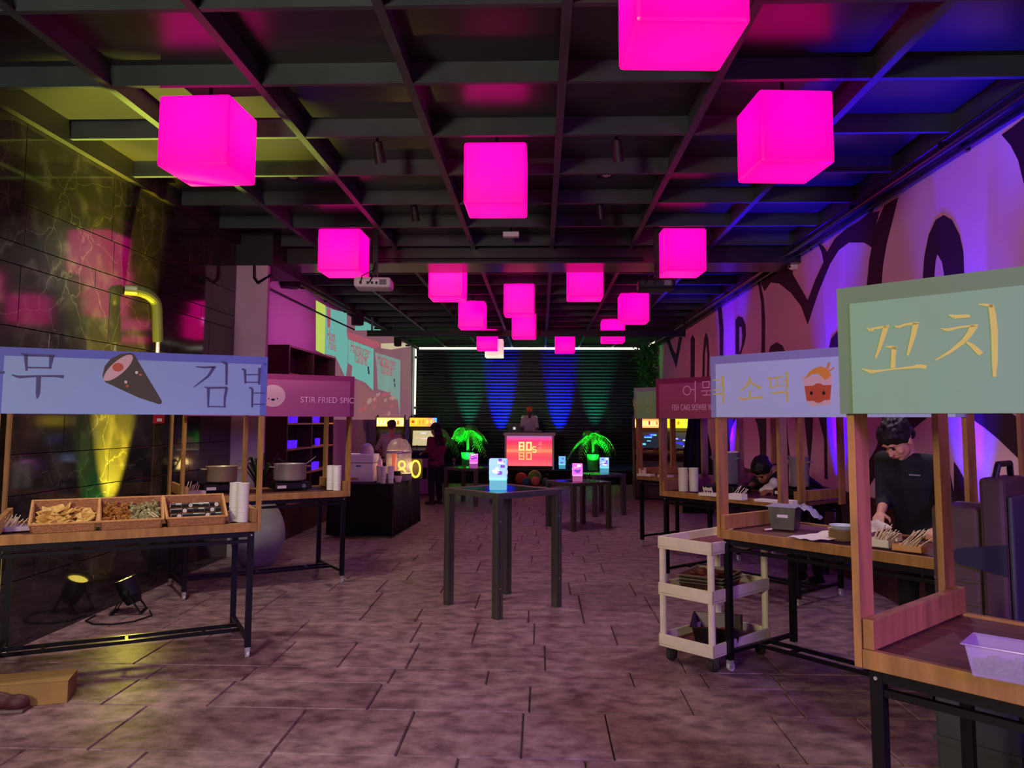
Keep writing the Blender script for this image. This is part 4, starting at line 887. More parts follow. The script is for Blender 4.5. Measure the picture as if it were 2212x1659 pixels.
MB().bx(-.17, .17, -.115, -.10, .02, .22).build('lid', mat('laptop_lid', (30, 60, 50), .4), lt); MB().bx(-.035, .035, -.119, -.116, .08, .15).build('logo', emat('logo_white', (220, 225, 220), .8), lt)
lt = thing('dj_mixer', 'dark DJ controller on the middle of the booth', 'mixer', (-.22, 21.25, 1.317)); MB().bx(-.22, .26, -.12, .14, 0, .05).build('body', mat('mixer', (70, 66, 80), .4), lt)
for s in (-.12, .16): MB().cyl((s, 0, .05), (s, 0, .062), .07, n=24).build('jog_wheel', mat('jog', (150, 150, 165), .3, metal=.6), lt)
for k in range(6): MB().cyl((-.03+k*.02, .05-.03*(k % 2), .05), (-.03+k*.02, .05-.03*(k % 2), .075), .007, n=8).build('knob', whitep, lt)
for (u, v, r, c_, nm) in ((1126, 1028, .155, (205, 70, 66), 'coral red'), (1155, 1025, .185, (110, 150, 70), 'large olive green'), (1137, 1034, .105, (40, 100, 140), 'small blue'), (1156.5, 1034, .115, (220, 120, 110), 'salmon pink'), (1179, 1032, .10, (30, 90, 100), 'dark teal'), (1196, 1031, .075, (180, 130, 170), 'small lilac')):
    yy = 20.35+(.0 if r < .12 else .28); p = ony(u, v, yy)
    o = MB().sph((0, 0, r), r, 24, 16).build('ball', mat('ball_'+nm.split()[-1], c_, .5), smooth=True, loc=(p.x, yy, .0)); tag(o, nm+' ball on the floor below the DJ booth', 'ball', 'coloured balls below the booth')
# potted palms
greenp = mat('palm_green', (110, 200, 90), .5); potm = mat('palm_pot', (70, 190, 90), .5)
def palm(P, s, lb, nf=13, seed=1, pot_=True):
    r = random.Random(seed); t = thing('potted_palm', lb, 'palm', P)
    if pot_:
        MB().lathe([(0, 0), (.105*s, 0), (.13*s, .33*s), (.118*s, .33*s), (.11*s, .30*s), (0, .30*s)], n=28).build('pot', potm, t)
    for k in range(3): MB().cyl((.02*cos(k*2), .02*sin(k*2), .28*s), (.03*cos(k*2+.3), .03*sin(k*2+.3), .75*s), .014*s, .009*s, 8).build('stem', mat('palm_stem', (90, 110, 60), .7), t)
    for k in range(nf):
        a = 2*pi*k/nf+r.uniform(-.2, .2); el = r.uniform(.35, 1.35); ln = r.uniform(.5, .72)*s; mb = MB(); pts = []
        for i in range(9):
            q = i/8; hx = ln*q*cos(el)*1.05; hz = ln*q*sin(el)-(1.15*ln*q*q)*(1.15-el*.30); pts.append(Vector((hx*cos(a), hx*sin(a), .68*s+hz)))
        for p0, p1 in zip(pts, pts[1:]): mb.cyl(p0, p1, .004*s, .003*s, 4)
        for i in range(1, 9):
            for h_ in (0, .5):
                p0 = pts[i-1].lerp(pts[i], h_) if h_ else pts[i]; tg = (pts[i]-pts[i-1]).normalized(); sd_ = tg.cross(Vector((0, 0, 1))).normalized(); L_ = (.20-.10*abs(i/8-.45))*s*(1 if i < 8 else .6)
                for g in (-1, 1):
                    tip = p0+sd_*g*L_*.72+tg*L_*.45-Vector((0, 0, L_*.55)); md = p0.lerp(tip, .45)+Vector((0, 0, .02*s)); wv = tg*.012*s
                    mb.add([p0-wv, p0+wv, md+wv*1.2, tip, md-wv*1.2], [(0, 1, 2, 4), (4, 2, 3)])
        mb.build('frond', greenp, t)
    return t
palm((-1.93, 21.15, .35), 1.35, 'bright green lit palm in a pot left of the DJ booth', 14, 3)
palm((1.37, 21.15, .35), 1.25, 'bright green lit palm in a pot right of the DJ booth', 10, 8)
palm((-2.72, 19.3, 0), 1.75, 'tall palm behind the left arcade machines', 14, 5)
t = thing('lantern', 'glowing blue square lantern on the stage right of the booth', 'lantern', (.56, 21.05, .35)); 
MB().box((0, 0, .09), (.17, .17, .10)).build('base', MATS['lamp_base_lantern_90_200'], t); MB().box((0, 0, .25), (.175, .175, .22)).build('shade', MATS['lantern_90_200'], t)
for q in ((.02, .30, .06), (-.01, .20, .08)): MB().box((q[0], -.089, q[1]), (q[2], .003, .03)).build('print', MATS['lantern_print'], t)
for x, lb, c_ in ((-1.2, 'blue stage uplight left of the booth', (40, 60, 255)), (.57, 'blue stage uplight right of the booth', (40, 60, 255)), (-2.15, 'green stage uplight near the left palm', (40, 255, 90)), (1.62, 'green stage uplight near the right palm', (40, 255, 90))):
    t = thing('stage_uplight', lb, 'stage light', (x, 23.5, .35)); MB().bx(-.1, .1, -.08, .0, 0, .05).build('base', blackp, t); MB().cyl((0, -.04, .03), (0, -.04, .06), .06, n=16).build('lens', emat('lens_%d' % c_[2], c_, 2), t)

# ================================================================ ARCADE MACHINES
def arcade(P, rz, lb, body, marq, scr_, low=None, seed=0, w_=.60):
    r = random.Random(seed); t = thing('arcade_machine', lb, 'arcade machine', P, rz); x = w_/2
    prof = [(.36, 0), (-.30, 0), (-.30, .80), (-.42, .93), (-.40, .99), (-.20, 1.06), (-.08, 1.42), (-.30, 1.50), (-.30, 1.70), (.36, 1.76)]
    for s in (-1, 1): MB().prism(prof, .02, Matrix(((0, 0, 1, s*x-.01), (1, 0, 0, 0), (0, 1, 0, 0), (0, 0, 0, 1)))).build('side_panel', body, t)
    MB().bx(-x+.011, x-.011, -.27, .34, .02, .80).build('cabinet', low or body, t); MB().bx(-x+.011, x-.011, .0, .34, .8, 1.70).build('back_box', body, t)
    MB().prism([(-.27, .80), (-.40, .94), (-.38, .98), (-.19, 1.04), (0, 1.04), (0, .8)], w_-.022, Matrix(((0, 0, 1, -x+.011), (1, 0, 0, 0), (0, 1, 0, 0), (0, 0, 0, 1)))).build('control_panel', mat('ctrl_%d' % seed, (40, 50, 120) if seed == 2 else (60, 34, 30), .5), t)
    for s in (-.13, .13): MB().cyl((s, -.30, .99), (s, -.32, 1.07), .008, n=6).sph((s, -.32, 1.075), .018, 8, 6).build('joystick', mat('joy', (200, 40, 40), .4), t)
    for k in range(4): MB().cyl((-.04+.04*k, -.27, 1.005), (-.04+.04*k, -.272, 1.025), .014, n=10).build('button', mat('btn', (230, 210, 60), .4), t)
    MB().bx(-x+.012, x-.012, -.31, -.02, 1.50, 1.69).build('marquee', marq, t)
    for k in range(7):
        a = -x+.06+k*(w_-.14)/6; MB().bx(a, a+r.uniform(.02, .055), -.315, -.311, 1.545+r.uniform(0, .03), 1.63+r.uniform(0, .03)).build('marquee_print', r.choice([emat('mq_red', (230, 60, 20), 1), emat('mq_yel', (255, 235, 60), 1.4), emat('mq_org', (255, 150, 30), 1.2)]), t)
    a_ = atan2(.36, .12); M = Matrix.Translation((0, -.14, 1.24)) @ Matrix.Rotation(-(pi/2-a_), 4, 'X')
    s_ = MB().box((0, -.0, 0), (w_-.14, .02, .34), M).build('screen', scr_[0], t)
    for k in range(7): MB().box((r.uniform(-.12, .12), -.012, r.uniform(-.13, .13)), (r.uniform(.05, .18), .003, r.uniform(.012, .04)), M).build('screen_shape', r.choice(scr_[1:]), s_)
    MB().box((0, .02, 0), (w_-.03, .02, .42), M).build('bezel', blackp, t)
    MB().bx(-.1, .1, -.28, -.271, .35, .6).build('coin_door', blackm, t)
sd_ = emat('scr_dark', (30, 50, 62), .6); cy = emat('scr_cyan', (110, 215, 235), 1.1); bl = emat('scr_blue', (50, 50, 250), 1.2); gn = emat('scr_green', (110, 235, 130), 1.1); wt = emat('scr_white', (225, 215, 245), 1.1); nv = emat('scr_navy', (10, 20, 50), .6)
arcade((-3.28, 17.4, 0), radians(8), 'black arcade machine with warm white marquee at the left wall', blackp, gradmat('mq1', [(0, (255, 190, 70)), (.5, (255, 240, 190)), (1, (255, 200, 80))], 1.5), (nv, cy, emat('scr_dim', (20, 60, 110), .8)), seed=1)
arcade((-2.62, 17.9, 0), radians(4), 'arcade machine with yellow and blue marquee and pale lower panel', mat('arcade_navy', (24, 30, 60), .5), gradmat('mq2', [(0, (255, 190, 40)), (.6, (255, 180, 60)), (.8, (250, 120, 100)), (.92, (80, 190, 250)), (1, (60, 170, 250))], 1.4, 'X'), (emat('scr_tan', (215, 200, 150), .9), emat('scr_pinkish', (240, 190, 160), 1), wt), mat('arcade_pale', (180, 150, 190), .6), seed=2, w_=.62)
arcade((2.30, 17.3, 0), radians(-3), 'arcade machine with orange marquee and cyan and green screen', mat('arcade_brown', (60, 34, 26), .5), gradmat('mq3', [(0, (255, 150, 60)), (.5, (255, 235, 170)), (1, (255, 120, 30))], 1.5), (sd_, cy, gn, bl, cy), seed=3)
arcade((2.95, 17.0, 0), radians(-6), 'grey arcade machine with yellow marquee and blue screen shapes', mat('arcade_grey', (110, 104, 110), .5), gradmat('mq4', [(0, (255, 220, 20)), (.6, (255, 230, 40)), (1, (255, 140, 60))], 1.6, 'X'), (emat('scr_grey', (70, 72, 80), .6), bl, wt, bl), seed=4)
# dark drape and hanging foliage on the right
dr = MB(); prof = []
for i in range(25): a = i/24; prof.append((-.22+.44*a, .05*sin(a*22)))
vs = []; fs = []
for z, k in ((0, 1.25), (.5, 1.15), (1.1, 1.1), (1.55, .75), (1.95, .62)): vs += [(x*k, y*k, z) for x, y in prof]
for j in range(4):
    for i in range(24): fs.append((j*25+i, j*25+i+1, (j+1)*25+i+1, (j+1)*25+i))
t = thing('black_drape', 'tall black cloth draped over a stand behind the wine stall', 'cloth', (2.83, 14.6, 0)); o = dr.add(vs, fs).build('cloth', blackc, t, smooth=True); o.modifiers.new('s', 'SOLIDIFY').thickness = .01
MB().cyl((0, .06, 0), (0, .06, 1.9), .02).build('pole', blackm, t)
fo = MB()
for k in range(2600):
    q = Vector((max(-.5, min(.22, rnd.gauss(0, .16))), rnd.gauss(0, .2), 3.75-2.3*rnd.random()**1.2)); u = Vector((rnd.uniform(-1, 1), rnd.uniform(-1, 1), rnd.uniform(-1, .3))).normalized()*rnd.uniform(.05, .1); w_ = u.cross(Vector((rnd.uniform(-1, 1), 1, .3))).normalized()*.025
    fo.add([q, q+u*.5+w_, q+u, q+u*.5-w_], [(0, 1, 2, 3)])
tag(fo.build('hanging_foliage', mat('dark_leaves', (40, 44, 32), .8), loc=(3.0, 22.4, 0)), 'dark leafy greenery hanging in the corner by the roller door', 'foliage', kind='stuff')

# ================================================================ SHELF UNIT ON THE PLASTER WALL
t = thing('shelf_unit', 'tall dark walnut shelf unit standing against the plaster wall', 'shelf', (-3.64, 12.15, 0))
y0, y1 = -1.25, 1.2
for y in (y0, y1): MB().bx(-.155, .155, y-.02, y+.02, 0, 2.68).build('side_panel', dwood, t, bevel=.003)
MB().bx(-.155, .155, y0+.02, y1-.02, 2.65, 2.68).build('top', dwood, t); MB().bx(-.155, -.135, y0+.02, y1-.02, .1, 2.65).build('back_panel', mat('walnut_dark', (40, 20, 20), .5), t)
MB().bx(-.135, .135, -.02, .02, .45, 2.65).build('divider', dwood, t)
shm = mat('shelf_wood', (150, 100, 60), .5, noise=.2, scale=5)
for z in (.45, .85, 1.22, 1.58, 2.28): MB().bx(-.134, .15, y0+.02, y1-.02, z-.012, z+.012).build('shelf', shm, t)
MB().bx(-.155, .15, y0+.02, y1-.02, .0, .43).build('base_cabinet', dwood, t)
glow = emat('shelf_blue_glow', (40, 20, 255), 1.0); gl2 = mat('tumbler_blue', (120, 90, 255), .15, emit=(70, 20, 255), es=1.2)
first = None
for z, ys in ((1.232, (-1.0, -.86, -.72, -.56, .2, .65)), (1.592, (-.95, -.76, -.56, .22, .42, .60)), (.862, (-.7, -.42, .1, .26, .42, .62))):
    for yy in ys:
        if first is None:
            first = MB().lathe([(0, 0), (.036, 0), (.043, .11), (.039, .11), (.033, .006), (0, .006)], n=16).build('tumbler', gl2); o = first
            tag(o, 'blue lit glass tumbler on the walnut shelf unit', 'glass', 'blue lit tumblers on the shelf unit')
        else: o = first.copy(); C.objects.link(o)
        o.location = (-3.60, 12.15+yy, z+.0005); o['label'] = 'blue lit tumbler on the %s shelf, %s half of the walnut unit' % ({1.592: 'highest lit', 1.232: 'middle lit', .862: 'lowest lit'}[z], 'near' if yy < 0 else 'far')
light('shelf_blue', 'AREA', (-3.52, 12.1, 2.2), (-3.7, 12.1, 1.2), (.05, .02, 1), 6, .2, sy=2.0)
light('shelf_warm', 'AREA', (-3.3, 13.5, 1.9), (-3.6, 13.2, 1.2), (1, .6, .25), 7, .2)

# ================================================================ DRINKS TABLE
t = thing('cloth_table', 'table covered to the floor in black cloth behind the maroon stall', 'table', (-2.47, 12.1, 0), radians(-4))
MB().bx(-.47, .47, -.86, .82, .725, .745).build('cloth_top', blackc, t)
def drape(a, b, n_, m, nm, h=.72):
    mb = MB(); vs = []; fs = []; a = Vector(a); b = Vector(b); d = (b-a); nn = Vector((d.y, -d.x, 0)).normalized()
    for i in range(n_+1):
        p = a+d*i/n_
        for z, k in ((h+.01, 0), (h*.5, .5), (.03, 1)): q = p+nn*(.012*sin(i*1.3)*k+.01*k); vs.append((q.x, q.y, z))
    for i in range(n_):
        for j in range(2): fs.append((i*3+j, i*3+j+1, i*3+j+4, i*3+j+3))
    o = mb.add(vs, fs).build(nm, m, t, smooth=True); o.modifiers.new('s', 'SOLIDIFY').thickness = .004
drape((-.47, -.86, 0), (.47, -.86, 0), 30, blackc, 'cloth_front'); drape((.47, -.86, 0), (.47, .82, 0), 40, blackc, 'cloth_side'); drape((-.47, .82, 0), (-.47, -.86, 0), 30, blackc, 'cloth_side')
for s in (-1, 1):
    for q in (-1, 1): MB().cyl((s*.42, q*.78, 0), (s*.42, q*.78, .725), .015, n=8).build('leg', greyp, t)
pos = Vector((-2.47, 12.1, .7455))
for k, (x, y, lb) in enumerate(((-2.24, 11.38, 'left of three cup stacks on the black cloth table'), (-2.14, 11.42, 'middle cup stack on the black cloth table'), (-2.33, 11.55, 'cup stack standing behind the other two on the black cloth table'))):
    tt = thing('cup_stack', lb, 'paper cups', (x+.06*k*0, y, .7455)); MB().lathe([(0, 0), (.036, 0), (.037, .05), (.045, .24), (.048, .24), (.048, .235), (.04, .235), (0, .2)], n=24).build('outer_cup', whitep, tt)
    for q in range(5): MB().lathe([(.042, .07+q*.03), (.0475, .072+q*.03), (.042, .078+q*.03)], n=24).build('cup_rim', whitep, tt)
bx4 = thing('drink_cooler', 'white box cooler with dark seam and small blue label on the black cloth table', 'cooler', (-2.62, 11.75, .7455), radians(-2))
MB().bx(-.22, .20, -.18, .18, 0, .27).build('body', whitep, bx4, bevel=.012); MB().bx(-.225, .205, -.185, .185, .275, .40).build('lid', whitep, bx4, bevel=.015)
MB().bx(-.05, .02, -.189, -.185, .22, .24).build('label', mat('label_blue', (40, 60, 170), .5), bx4); MB().bx(-.20, -.02, -.184, -.180, .03, .06).build('print', mat('print_orange', (200, 140, 60), .6), bx4)
MB().lathe([(.0, .0), (.10, 0), (.10, .05), (.07, .12), (.03, .15), (0, .155)], c=(.06, 0, .40), n=24).build('dome_cap', mat('dull_plastic', (190, 180, 175), .4), bx4)
bt = thing('drink_bottle', 'small bottle with pink label beside the white cooler', 'bottle', (-2.36, 11.72, .7455)); MB().lathe([(0, 0), (.035, 0), (.035, .30), (.015, .34), (.015, .37), (0, .37)], n=18).build('glass_body', mat('bottle_pink', (235, 200, 210), .2), bt)
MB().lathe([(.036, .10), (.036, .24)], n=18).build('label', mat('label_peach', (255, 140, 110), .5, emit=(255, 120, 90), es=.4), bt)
dm_ = thing('drink_dispenser', 'tall clear domed dispenser lit pink on the black cloth table', 'dispenser', (-2.14, 12.05, .7455))
MB().lathe([(.19, .10), (.19, .42), (.17, .52), (.11, .60), (.0, .63)], n=32).build('dome', mat('clear_dome', (235, 225, 235), .05, alpha=.28, spec=1), dm_, smooth=True)
MB().lathe([(0, 0), (.19, 0), (.195, .10), (0, .10)], n=32).build('base', greyp, dm_); MB().lathe([(.19, .40), (.197, .41), (.197, .43), (.19, .44)], n=32).build('rim', steel, dm_)
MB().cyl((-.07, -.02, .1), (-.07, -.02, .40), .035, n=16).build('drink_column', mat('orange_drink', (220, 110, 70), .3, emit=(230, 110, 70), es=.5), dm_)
mq = thing('marquee_numbers', 'warm glowing bulb numbers 80 on the black cloth table', 'sign', (-2.02, 12.3, .7455), radians(-6))
wm = emat('bulb_warm', (255, 205, 60), 2.0)
for cx_, kind in ((-.12, '8'), (.10, '0')):
    mb = MB(); 
    if kind == '0': el_ = [[(cx_+.07*cos(2*pi*i/20), 0, .15+.125*sin(2*pi*i/20)) for i in range(21)]]
    else: el_ = [[(cx_+.06*cos(2*pi*i/16), 0, .08+.065*sin(2*pi*i/16)) for i in range(17)], [(cx_+.05*cos(2*pi*i/16), 0, .21+.055*sin(2*pi*i/16)) for i in range(17)]]
    for E_ in el_:
        for p0, p1 in zip(E_, E_[1:]): mb.cyl(p0, p1, .016, n=8)
    mb.build('digit', wm, mq)
    MB().bx(cx_-.10, cx_+.10, .02, .05, 0, .30).build('backing', mat('dark_board', (60, 44, 24), .6), mq)
cb = thing('small_bowl', 'small pale bowl at the near corner of the black cloth table', 'bowl', (-2.07, 11.62, .7455)); MB().lathe([(0, 0), (.04, 0), (.06, .085), (.056, .085), (.036, .006), (0, .006)], n=20).build('bowl', mat('pink_bowl', (235, 200, 205), .5), cb)
db = thing('dark_box', 'small dark box beside the glowing numbers', 'box', (-2.12, 11.80, .7455)); MB().bx(-.06, .06, -.05, .05, 0, .14).build('body', blackp, db, bevel=.006); MB().bx(-.062, .062, -.052, .052, .14, .15).build('lid', greyp, db)
light('added_pink_wash', 'AREA', (-2.9, 11.9, 2.9), (-3.85, 11.9, 3.2), (1, .16, .72), 8, 2.4, sy=.3)  # added pink fill for the plaster wall, no lamp stands here
light('bulb_glow', 'POINT', (-2.0, 12.15, .95), None, (1, .7, .2), 5, .1)

# ================================================================ UTILITY CART
fr = Vector((.815, 5.685, 0)); dr_ = Vector((.702, -.712, 0)); dn = Vector((.712, .702, 0)); cc = fr+dr_*.22+dn*.36
creamp = mat('cream_plastic', (226, 214, 186), .5, noise=.06, scale=12)
t = thing('utility_cart', 'cream plastic three shelf cart beside the pale blue stall', 'cart', cc, atan2(dr_.y, dr_.x))
for z, nm in ((.115, 'bottom_shelf'), (.46, 'middle_shelf'), (.775, 'top_shelf')):
    mb = MB(); mb.bx(-.22, .22, -.36, .36, z, z+.015); h_ = .075
    mb.bx(-.22, .22, -.36, -.345, z-.01, z+h_); mb.bx(-.22, .22, .345, .36, z-.01, z+h_); mb.bx(-.22, -.205, -.36, .36, z-.01, z+h_); mb.bx(.205, .22, -.36, .36, z-.01, z+h_)
    s = mb.build(nm, creamp, t, bevel=.005)
    MB().bx(-.2, .2, -.34, .34, z+.016, z+.019).build('liner', mat('cart_liner', (120, 60, 70), .7), s)
for a in (-1, 1):
    for b in (-1, 1):
        MB().cyl((a*.195, b*.335, .12), (a*.195, b*.335, .80), .024, n=14).build('upright', creamp, t)
        cs = MB().bx(a*.17-.018, a*.17+.018, b*.29-.02, b*.29+.02, .085, .115).bx(a*.17-.022, a*.17-.018, b*.29-.02, b*.29+.03, .03, .10).bx(a*.17+.018, a*.17+.022, b*.29-.02, b*.29+.03, .03, .10).build('caster', brushed, t)
        MB().cyl((a*.17-.016, b*.29+.012, .046), (a*.17+.016, b*.29+.012, .046), .045, n=20).build('wheel', mat('wheel_dark', (52, 50, 46), .6), cs)
def onc(x, y, z): return cc+dr_*x+dn*y+Vector((0, 0, z))
def pan(nm, lb, P, rz_, w_, d, h, m, cat='pan', fl=.85):
    tt = thing(nm, lb, cat, P, rz_); a, b = w_/2, d/2
    o = MB().add([(-a*fl, -b*fl, 0), (a*fl, -b*fl, 0), (a*fl, b*fl, 0), (-a*fl, b*fl, 0), (-a, -b, h), (a, -b, h), (a, b, h), (-a, b, h), (-a-.015, -b-.015, h), (a+.015, -b-.015, h), (a+.015, b+.015, h), (-a-.015, b+.015, h)],
        [(0, 3, 2, 1)]+[(k, (k+1) % 4, 4+(k+1) % 4, 4+k) for k in range(4)]+[(4+k, 4+(k+1) % 4, 8+(k+1) % 4, 8+k) for k in range(4)]).build('shell', m, tt); o.modifiers.new('s', 'SOLIDIFY').thickness = .002
    return tt
cz = atan2(dr_.y, dr_.x)
foodm = mat('cooked_food', (96, 44, 28), .5, noise=.5, scale=30)
for k, lb in enumerate(('bottom steel pan of the stack on the cart\'s middle shelf', 'middle steel pan of the stack on the cart\'s middle shelf', 'top steel pan with browned food on the cart\'s middle shelf')):
    pan('steel_pan', lb, onc(.02, -.08, .4795+k*.024), cz+.25, .31, .40, .075, mat('pan_steel', (190, 184, 165), .3, metal=1))
fm = MB()
for k in range(90): fm.sph((rnd.uniform(-.12, .12), rnd.uniform(-.16, .16), rnd.uniform(.0, .03)), (.03, .022, .014), 6, 4)
tag(fm.build('braised_food', foodm, loc=onc(.02, -.08, .565), rz=cz+.25), 'reddish brown cooked food in the top steel pan of the cart', 'food', kind='stuff')
pan('dark_pan', 'deep dark pan on the bottom shelf of the cream cart', onc(.0, .02, .1345), cz+.55, .32, .44, .115, mat('pan_dark', (70, 62, 60), .35, metal=.8))
fm = MB()
for k in range(60): fm.sph((rnd.uniform(-.11, .11), rnd.uniform(-.15, .15), rnd.uniform(.0, .025)), (.03, .02, .014), 6, 4)
tag(fm.build('red_food', mat('red_food', (130, 40, 36), .5, noise=.4, scale=30), loc=onc(0, .02, .155), rz=cz+.55), 'dark red food in the deep pan on the bottom shelf', 'food', kind='stuff')

# ================================================================ INSULATED CARRIERS
brn = mat('carrier_brown', (78, 58, 52), .6, noise=.08, scale=6); gry = mat('carrier_grey', (58, 62, 64), .6)
def carrier(P, rz_, lb, w_, d, h, z0=0, dark=False):
    t = thing('food_carrier', lb, 'insulated carrier', P, rz_); m = gry if dark else brn
    MB().bx(-w_/2, w_/2, -d/2+.05, d/2, 0, h).build('body', m, t, bevel=.03)
    MB().bx(-w_/2+.005, w_/2-.005, -d/2, -d/2+.045, .01, h-.01).build('door', m, t, bevel=.02)
    for s in (-1, 1):
        MB().prism([(-.05, -.06), (.07, -.045), (.07, .045), (-.05, .06), (-.08, 0)], .02, Matrix(((0, 0, s*1, s*(w_/2-.008)), (1, 0, 0, 0), (0, 1, 0, h*.5), (0, 0, 0, 1)))).build('grip_recess', blackp, t)
        MB().bx(s*(w_/2+.012)-.012, s*(w_/2+.012)+.012, -d/2+.0, -d/2+.09, h*.45, h*.55).build('latch', blackp, t, bevel=.004)
    for z in (.25, .75): MB().bx(-w_/2+.0, w_/2-.0, -d/2-.012, -d/2, h*z-.012, h*z+.012).build('rib', m, t)
    MB().tube([Vector((-w_/2+.06, 0, h-.005)), Vector((-w_/2+.09, 0, h+.07)), Vector((w_/2-.09, 0, h+.07)), Vector((w_/2-.06, 0, h-.005))], .016).build('handle', blackp, t)
carrier((2.08, 3.90, .035), radians(-46), 'dark lower food carrier under the brown one by the nearest stall', .36, .36, .66, dark=True)
t = thing('food_carrier', 'brown insulated food carrier stacked behind the nearest stall', 'insulated carrier', (2.08, 3.90, .698), radians(-46))
MB().bx(-.17, .045, -.15, .17, 0, .56).build('body', brn, t, bevel=.025); MB().bx(.048, .155, -.165, .17, -.0, .70).build('door', brn, t, bevel=.02)
MB().bx(.158, .18, -.15, .16, .05, .62).build('side_panel', gry, t, bevel=.01)
Mf = Matrix(((1, 0, 0, 0), (0, 0, -1, -.163), (0, 1, 0, 0), (0, 0, 0, 1)))
MB().prism([(-.075, .34), (-.05, .37), (.155, .41), (.155, .27), (-.05, .30)], .006, Mf).build('grip_recess', mat('recess_blue', (24, 22, 50), .5), t)
for z in (.12, .22): MB().bx(-.16, .04, -.158, -.149, z, z+.012).build('rib', brn, t)
MB().tube([Vector((.10, -.10, .695)), Vector((.11, -.08, .76)), Vector((.11, .08, .76)), Vector((.10, .12, .695))], .014).build('handle', blackp, t)
tt = thing('dolly', 'low black wheeled dolly under the food carriers', 'dolly', (2.08, 3.90, 0), radians(-46)); MB().box((0, 0, .026), (.36, .34, .015)).build('plate', blackp, tt)
for a in (-1, 1):
    for b in (-1, 1): MB().cyl((a*.14-.01, b*.14, .0095), (a*.14+.01, b*.14, .0095), .0092, n=12).build('wheel', greyp, tt)
carrier((2.52, 3.62, .001), radians(-46), 'dark grey carrier with arched handle at the right edge of the photo', .46, .40, 1.30, dark=True)

# ================================================================ PAR CANS
def parcan(P, tilt, rz_, lb, c_, s_=2.5, yoke=True):
    t = thing('par_light', lb, 'stage light', P, rz_); M = Matrix.Translation((0, 0, .19)) @ Matrix.Rotation(tilt, 4, 'X')
    mb = MB(); mb.lathe([(0, -.12), (.06, -.12), (.085, -.04), (.09, .10), (.082, .10), (.078, -.03), (0, -.05)], n=28, M=M); mb.build('can', blackp, t)
    MB().lathe([(0, .085), (.08, .085)], n=28, M=M).build('lens', emat('par_'+str(c_[0])+str(c_[2]), c_, s_), t)
    for k in range(7): a = k*pi*2/6; MB().sph((.045*cos(a) if k < 6 else 0, .045*sin(a) if k < 6 else 0, .09), (.014, .014, .008), 8, 6, M).build('diode', emat('par_'+str(c_[0])+str(c_[2]), c_, s_), t)
    for s in (-1, 1):
        MB().bar((s*.10, 0, .19), (s*.10, -.11, .012), .03, .008).build('yoke_leg', blackm, t); MB().bar((s*.10, 0, .19), (s*.10, .12, .012), .03, .008).build('yoke_leg', blackm, t)
        MB().cyl((s*.09, 0, .19), (s*.125, 0, .19), .02, n=12).build('knob', blackp, t)
    for y in (-.11, .12): MB().bx(-.11, .11, y-.015, y+.015, 0, .012).build('foot_bar', blackm, t)
parcan((-3.52, 6.85, 0), radians(22), radians(-76), 'yellow glowing par can on the floor by the marble wall', (255, 225, 90), 6.0)
pts = [Vector((-3.36, 6.9, .008)), Vector((-3.25, 6.72, .008)), Vector((-3.3, 6.52, .008)), Vector((-3.42, 6.42, .008)), Vector((-3.58, 6.42, .008)), Vector((-3.70, 6.52, .008)), Vector((-3.72, 6.7, .008))]
tag(MB().tube(pts, .006, 6).build('power_cord', blackp), 'thin black cord looping on the floor beside the par can', 'cord')
for y, lb in ((6.25, 'blue uplight at the foot of the painted wall behind the nearest stall'), (9.0, 'blue uplight at the foot of the painted wall behind the wine stall'), (14.0, 'blue uplight at the far foot of the painted wall')):
    t = thing('floor_uplight', lb, 'stage light', (3.08, y, 0)); MB().cyl((0, 0, .0), (0, 0, .10), .07, n=20).build('can', blackp, t); MB().cyl((0, 0, .10), (0, 0, .104), .05, n=20).build('lens', emat('lens_blue', (30, 40, 255), 2.5), t)

# ================================================================ PLANTER, FLOOR BOX, SHOE
t = thing('round_planter', 'large egg shaped grey planter behind the left stalls', 'planter', (-3.22, 9.12, 0))
prof = [(0, 0), (.17, 0)]+[(.30*sin(pi*(.18+.70*i/16))**.8+.0, .74*i/16+.0) for i in range(1, 17)]+[(.12, .74), (.12, .70), (0, .70)]
MB().lathe(prof, n=36).build('bowl', mat('stone_grey', (150, 146, 138), .8, noise=.1, scale=5), t, smooth=True)
for k in range(16):
    a = rnd.uniform(0, 2*pi); l = rnd.uniform(.35, .6); q = [Vector((0, 0, .70)), Vector((.06*cos(a), .06*sin(a), .70+l*.55)), Vector((.2*cos(a), .2*sin(a), .70+l*.95)), Vector((.30*cos(a), .30*sin(a), .70+l*.85))]
    s_ = Vector((-sin(a), cos(a), 0))*.018; MB().add([q[0]-s_, q[0]+s_, q[1]-s_*1.3, q[1]+s_*1.3, q[2]-s_, q[2]+s_, q[3]], [(0, 1, 3, 2), (2, 3, 5, 4), (4, 5, 6)]).build('leaf', mat('dark_leaf', (40, 58, 34), .5), t)
cardm = mat('cardboard', (150, 116, 66), .8, noise=.12, scale=6)
a = onz(145, 1519); b = onz(0, 1531); e = (b-a).normalized(); nn = Vector((e.y, -e.x, 0)); nn = nn if nn.y > 0 else -nn
c_ = a+e*.30+nn*.11; t = thing('cardboard_box', 'low cardboard box on the floor at the bottom left corner', 'box', c_, atan2(e.y, e.x))
MB().bx(-.30, .30, -.11, .11, 0, .125).build('body', cardm, t, bevel=.003)
for s in (-1, 1): MB().bx(-.302, .302, *sorted((s*.004, s*.113)), .126, .130).build('flap', cardm, t)
MB().bx(.06, .10, -.114, -.1105, .06, .125).build('tape', mat('tape', (150, 116, 70), .4), t)
a = onz(20, 1545); t = thing('shoe', 'dark maroon shoe tip at the bottom left edge of the photo', 'shoe', (a.x-.10, a.y+.04, 0), radians(-80))
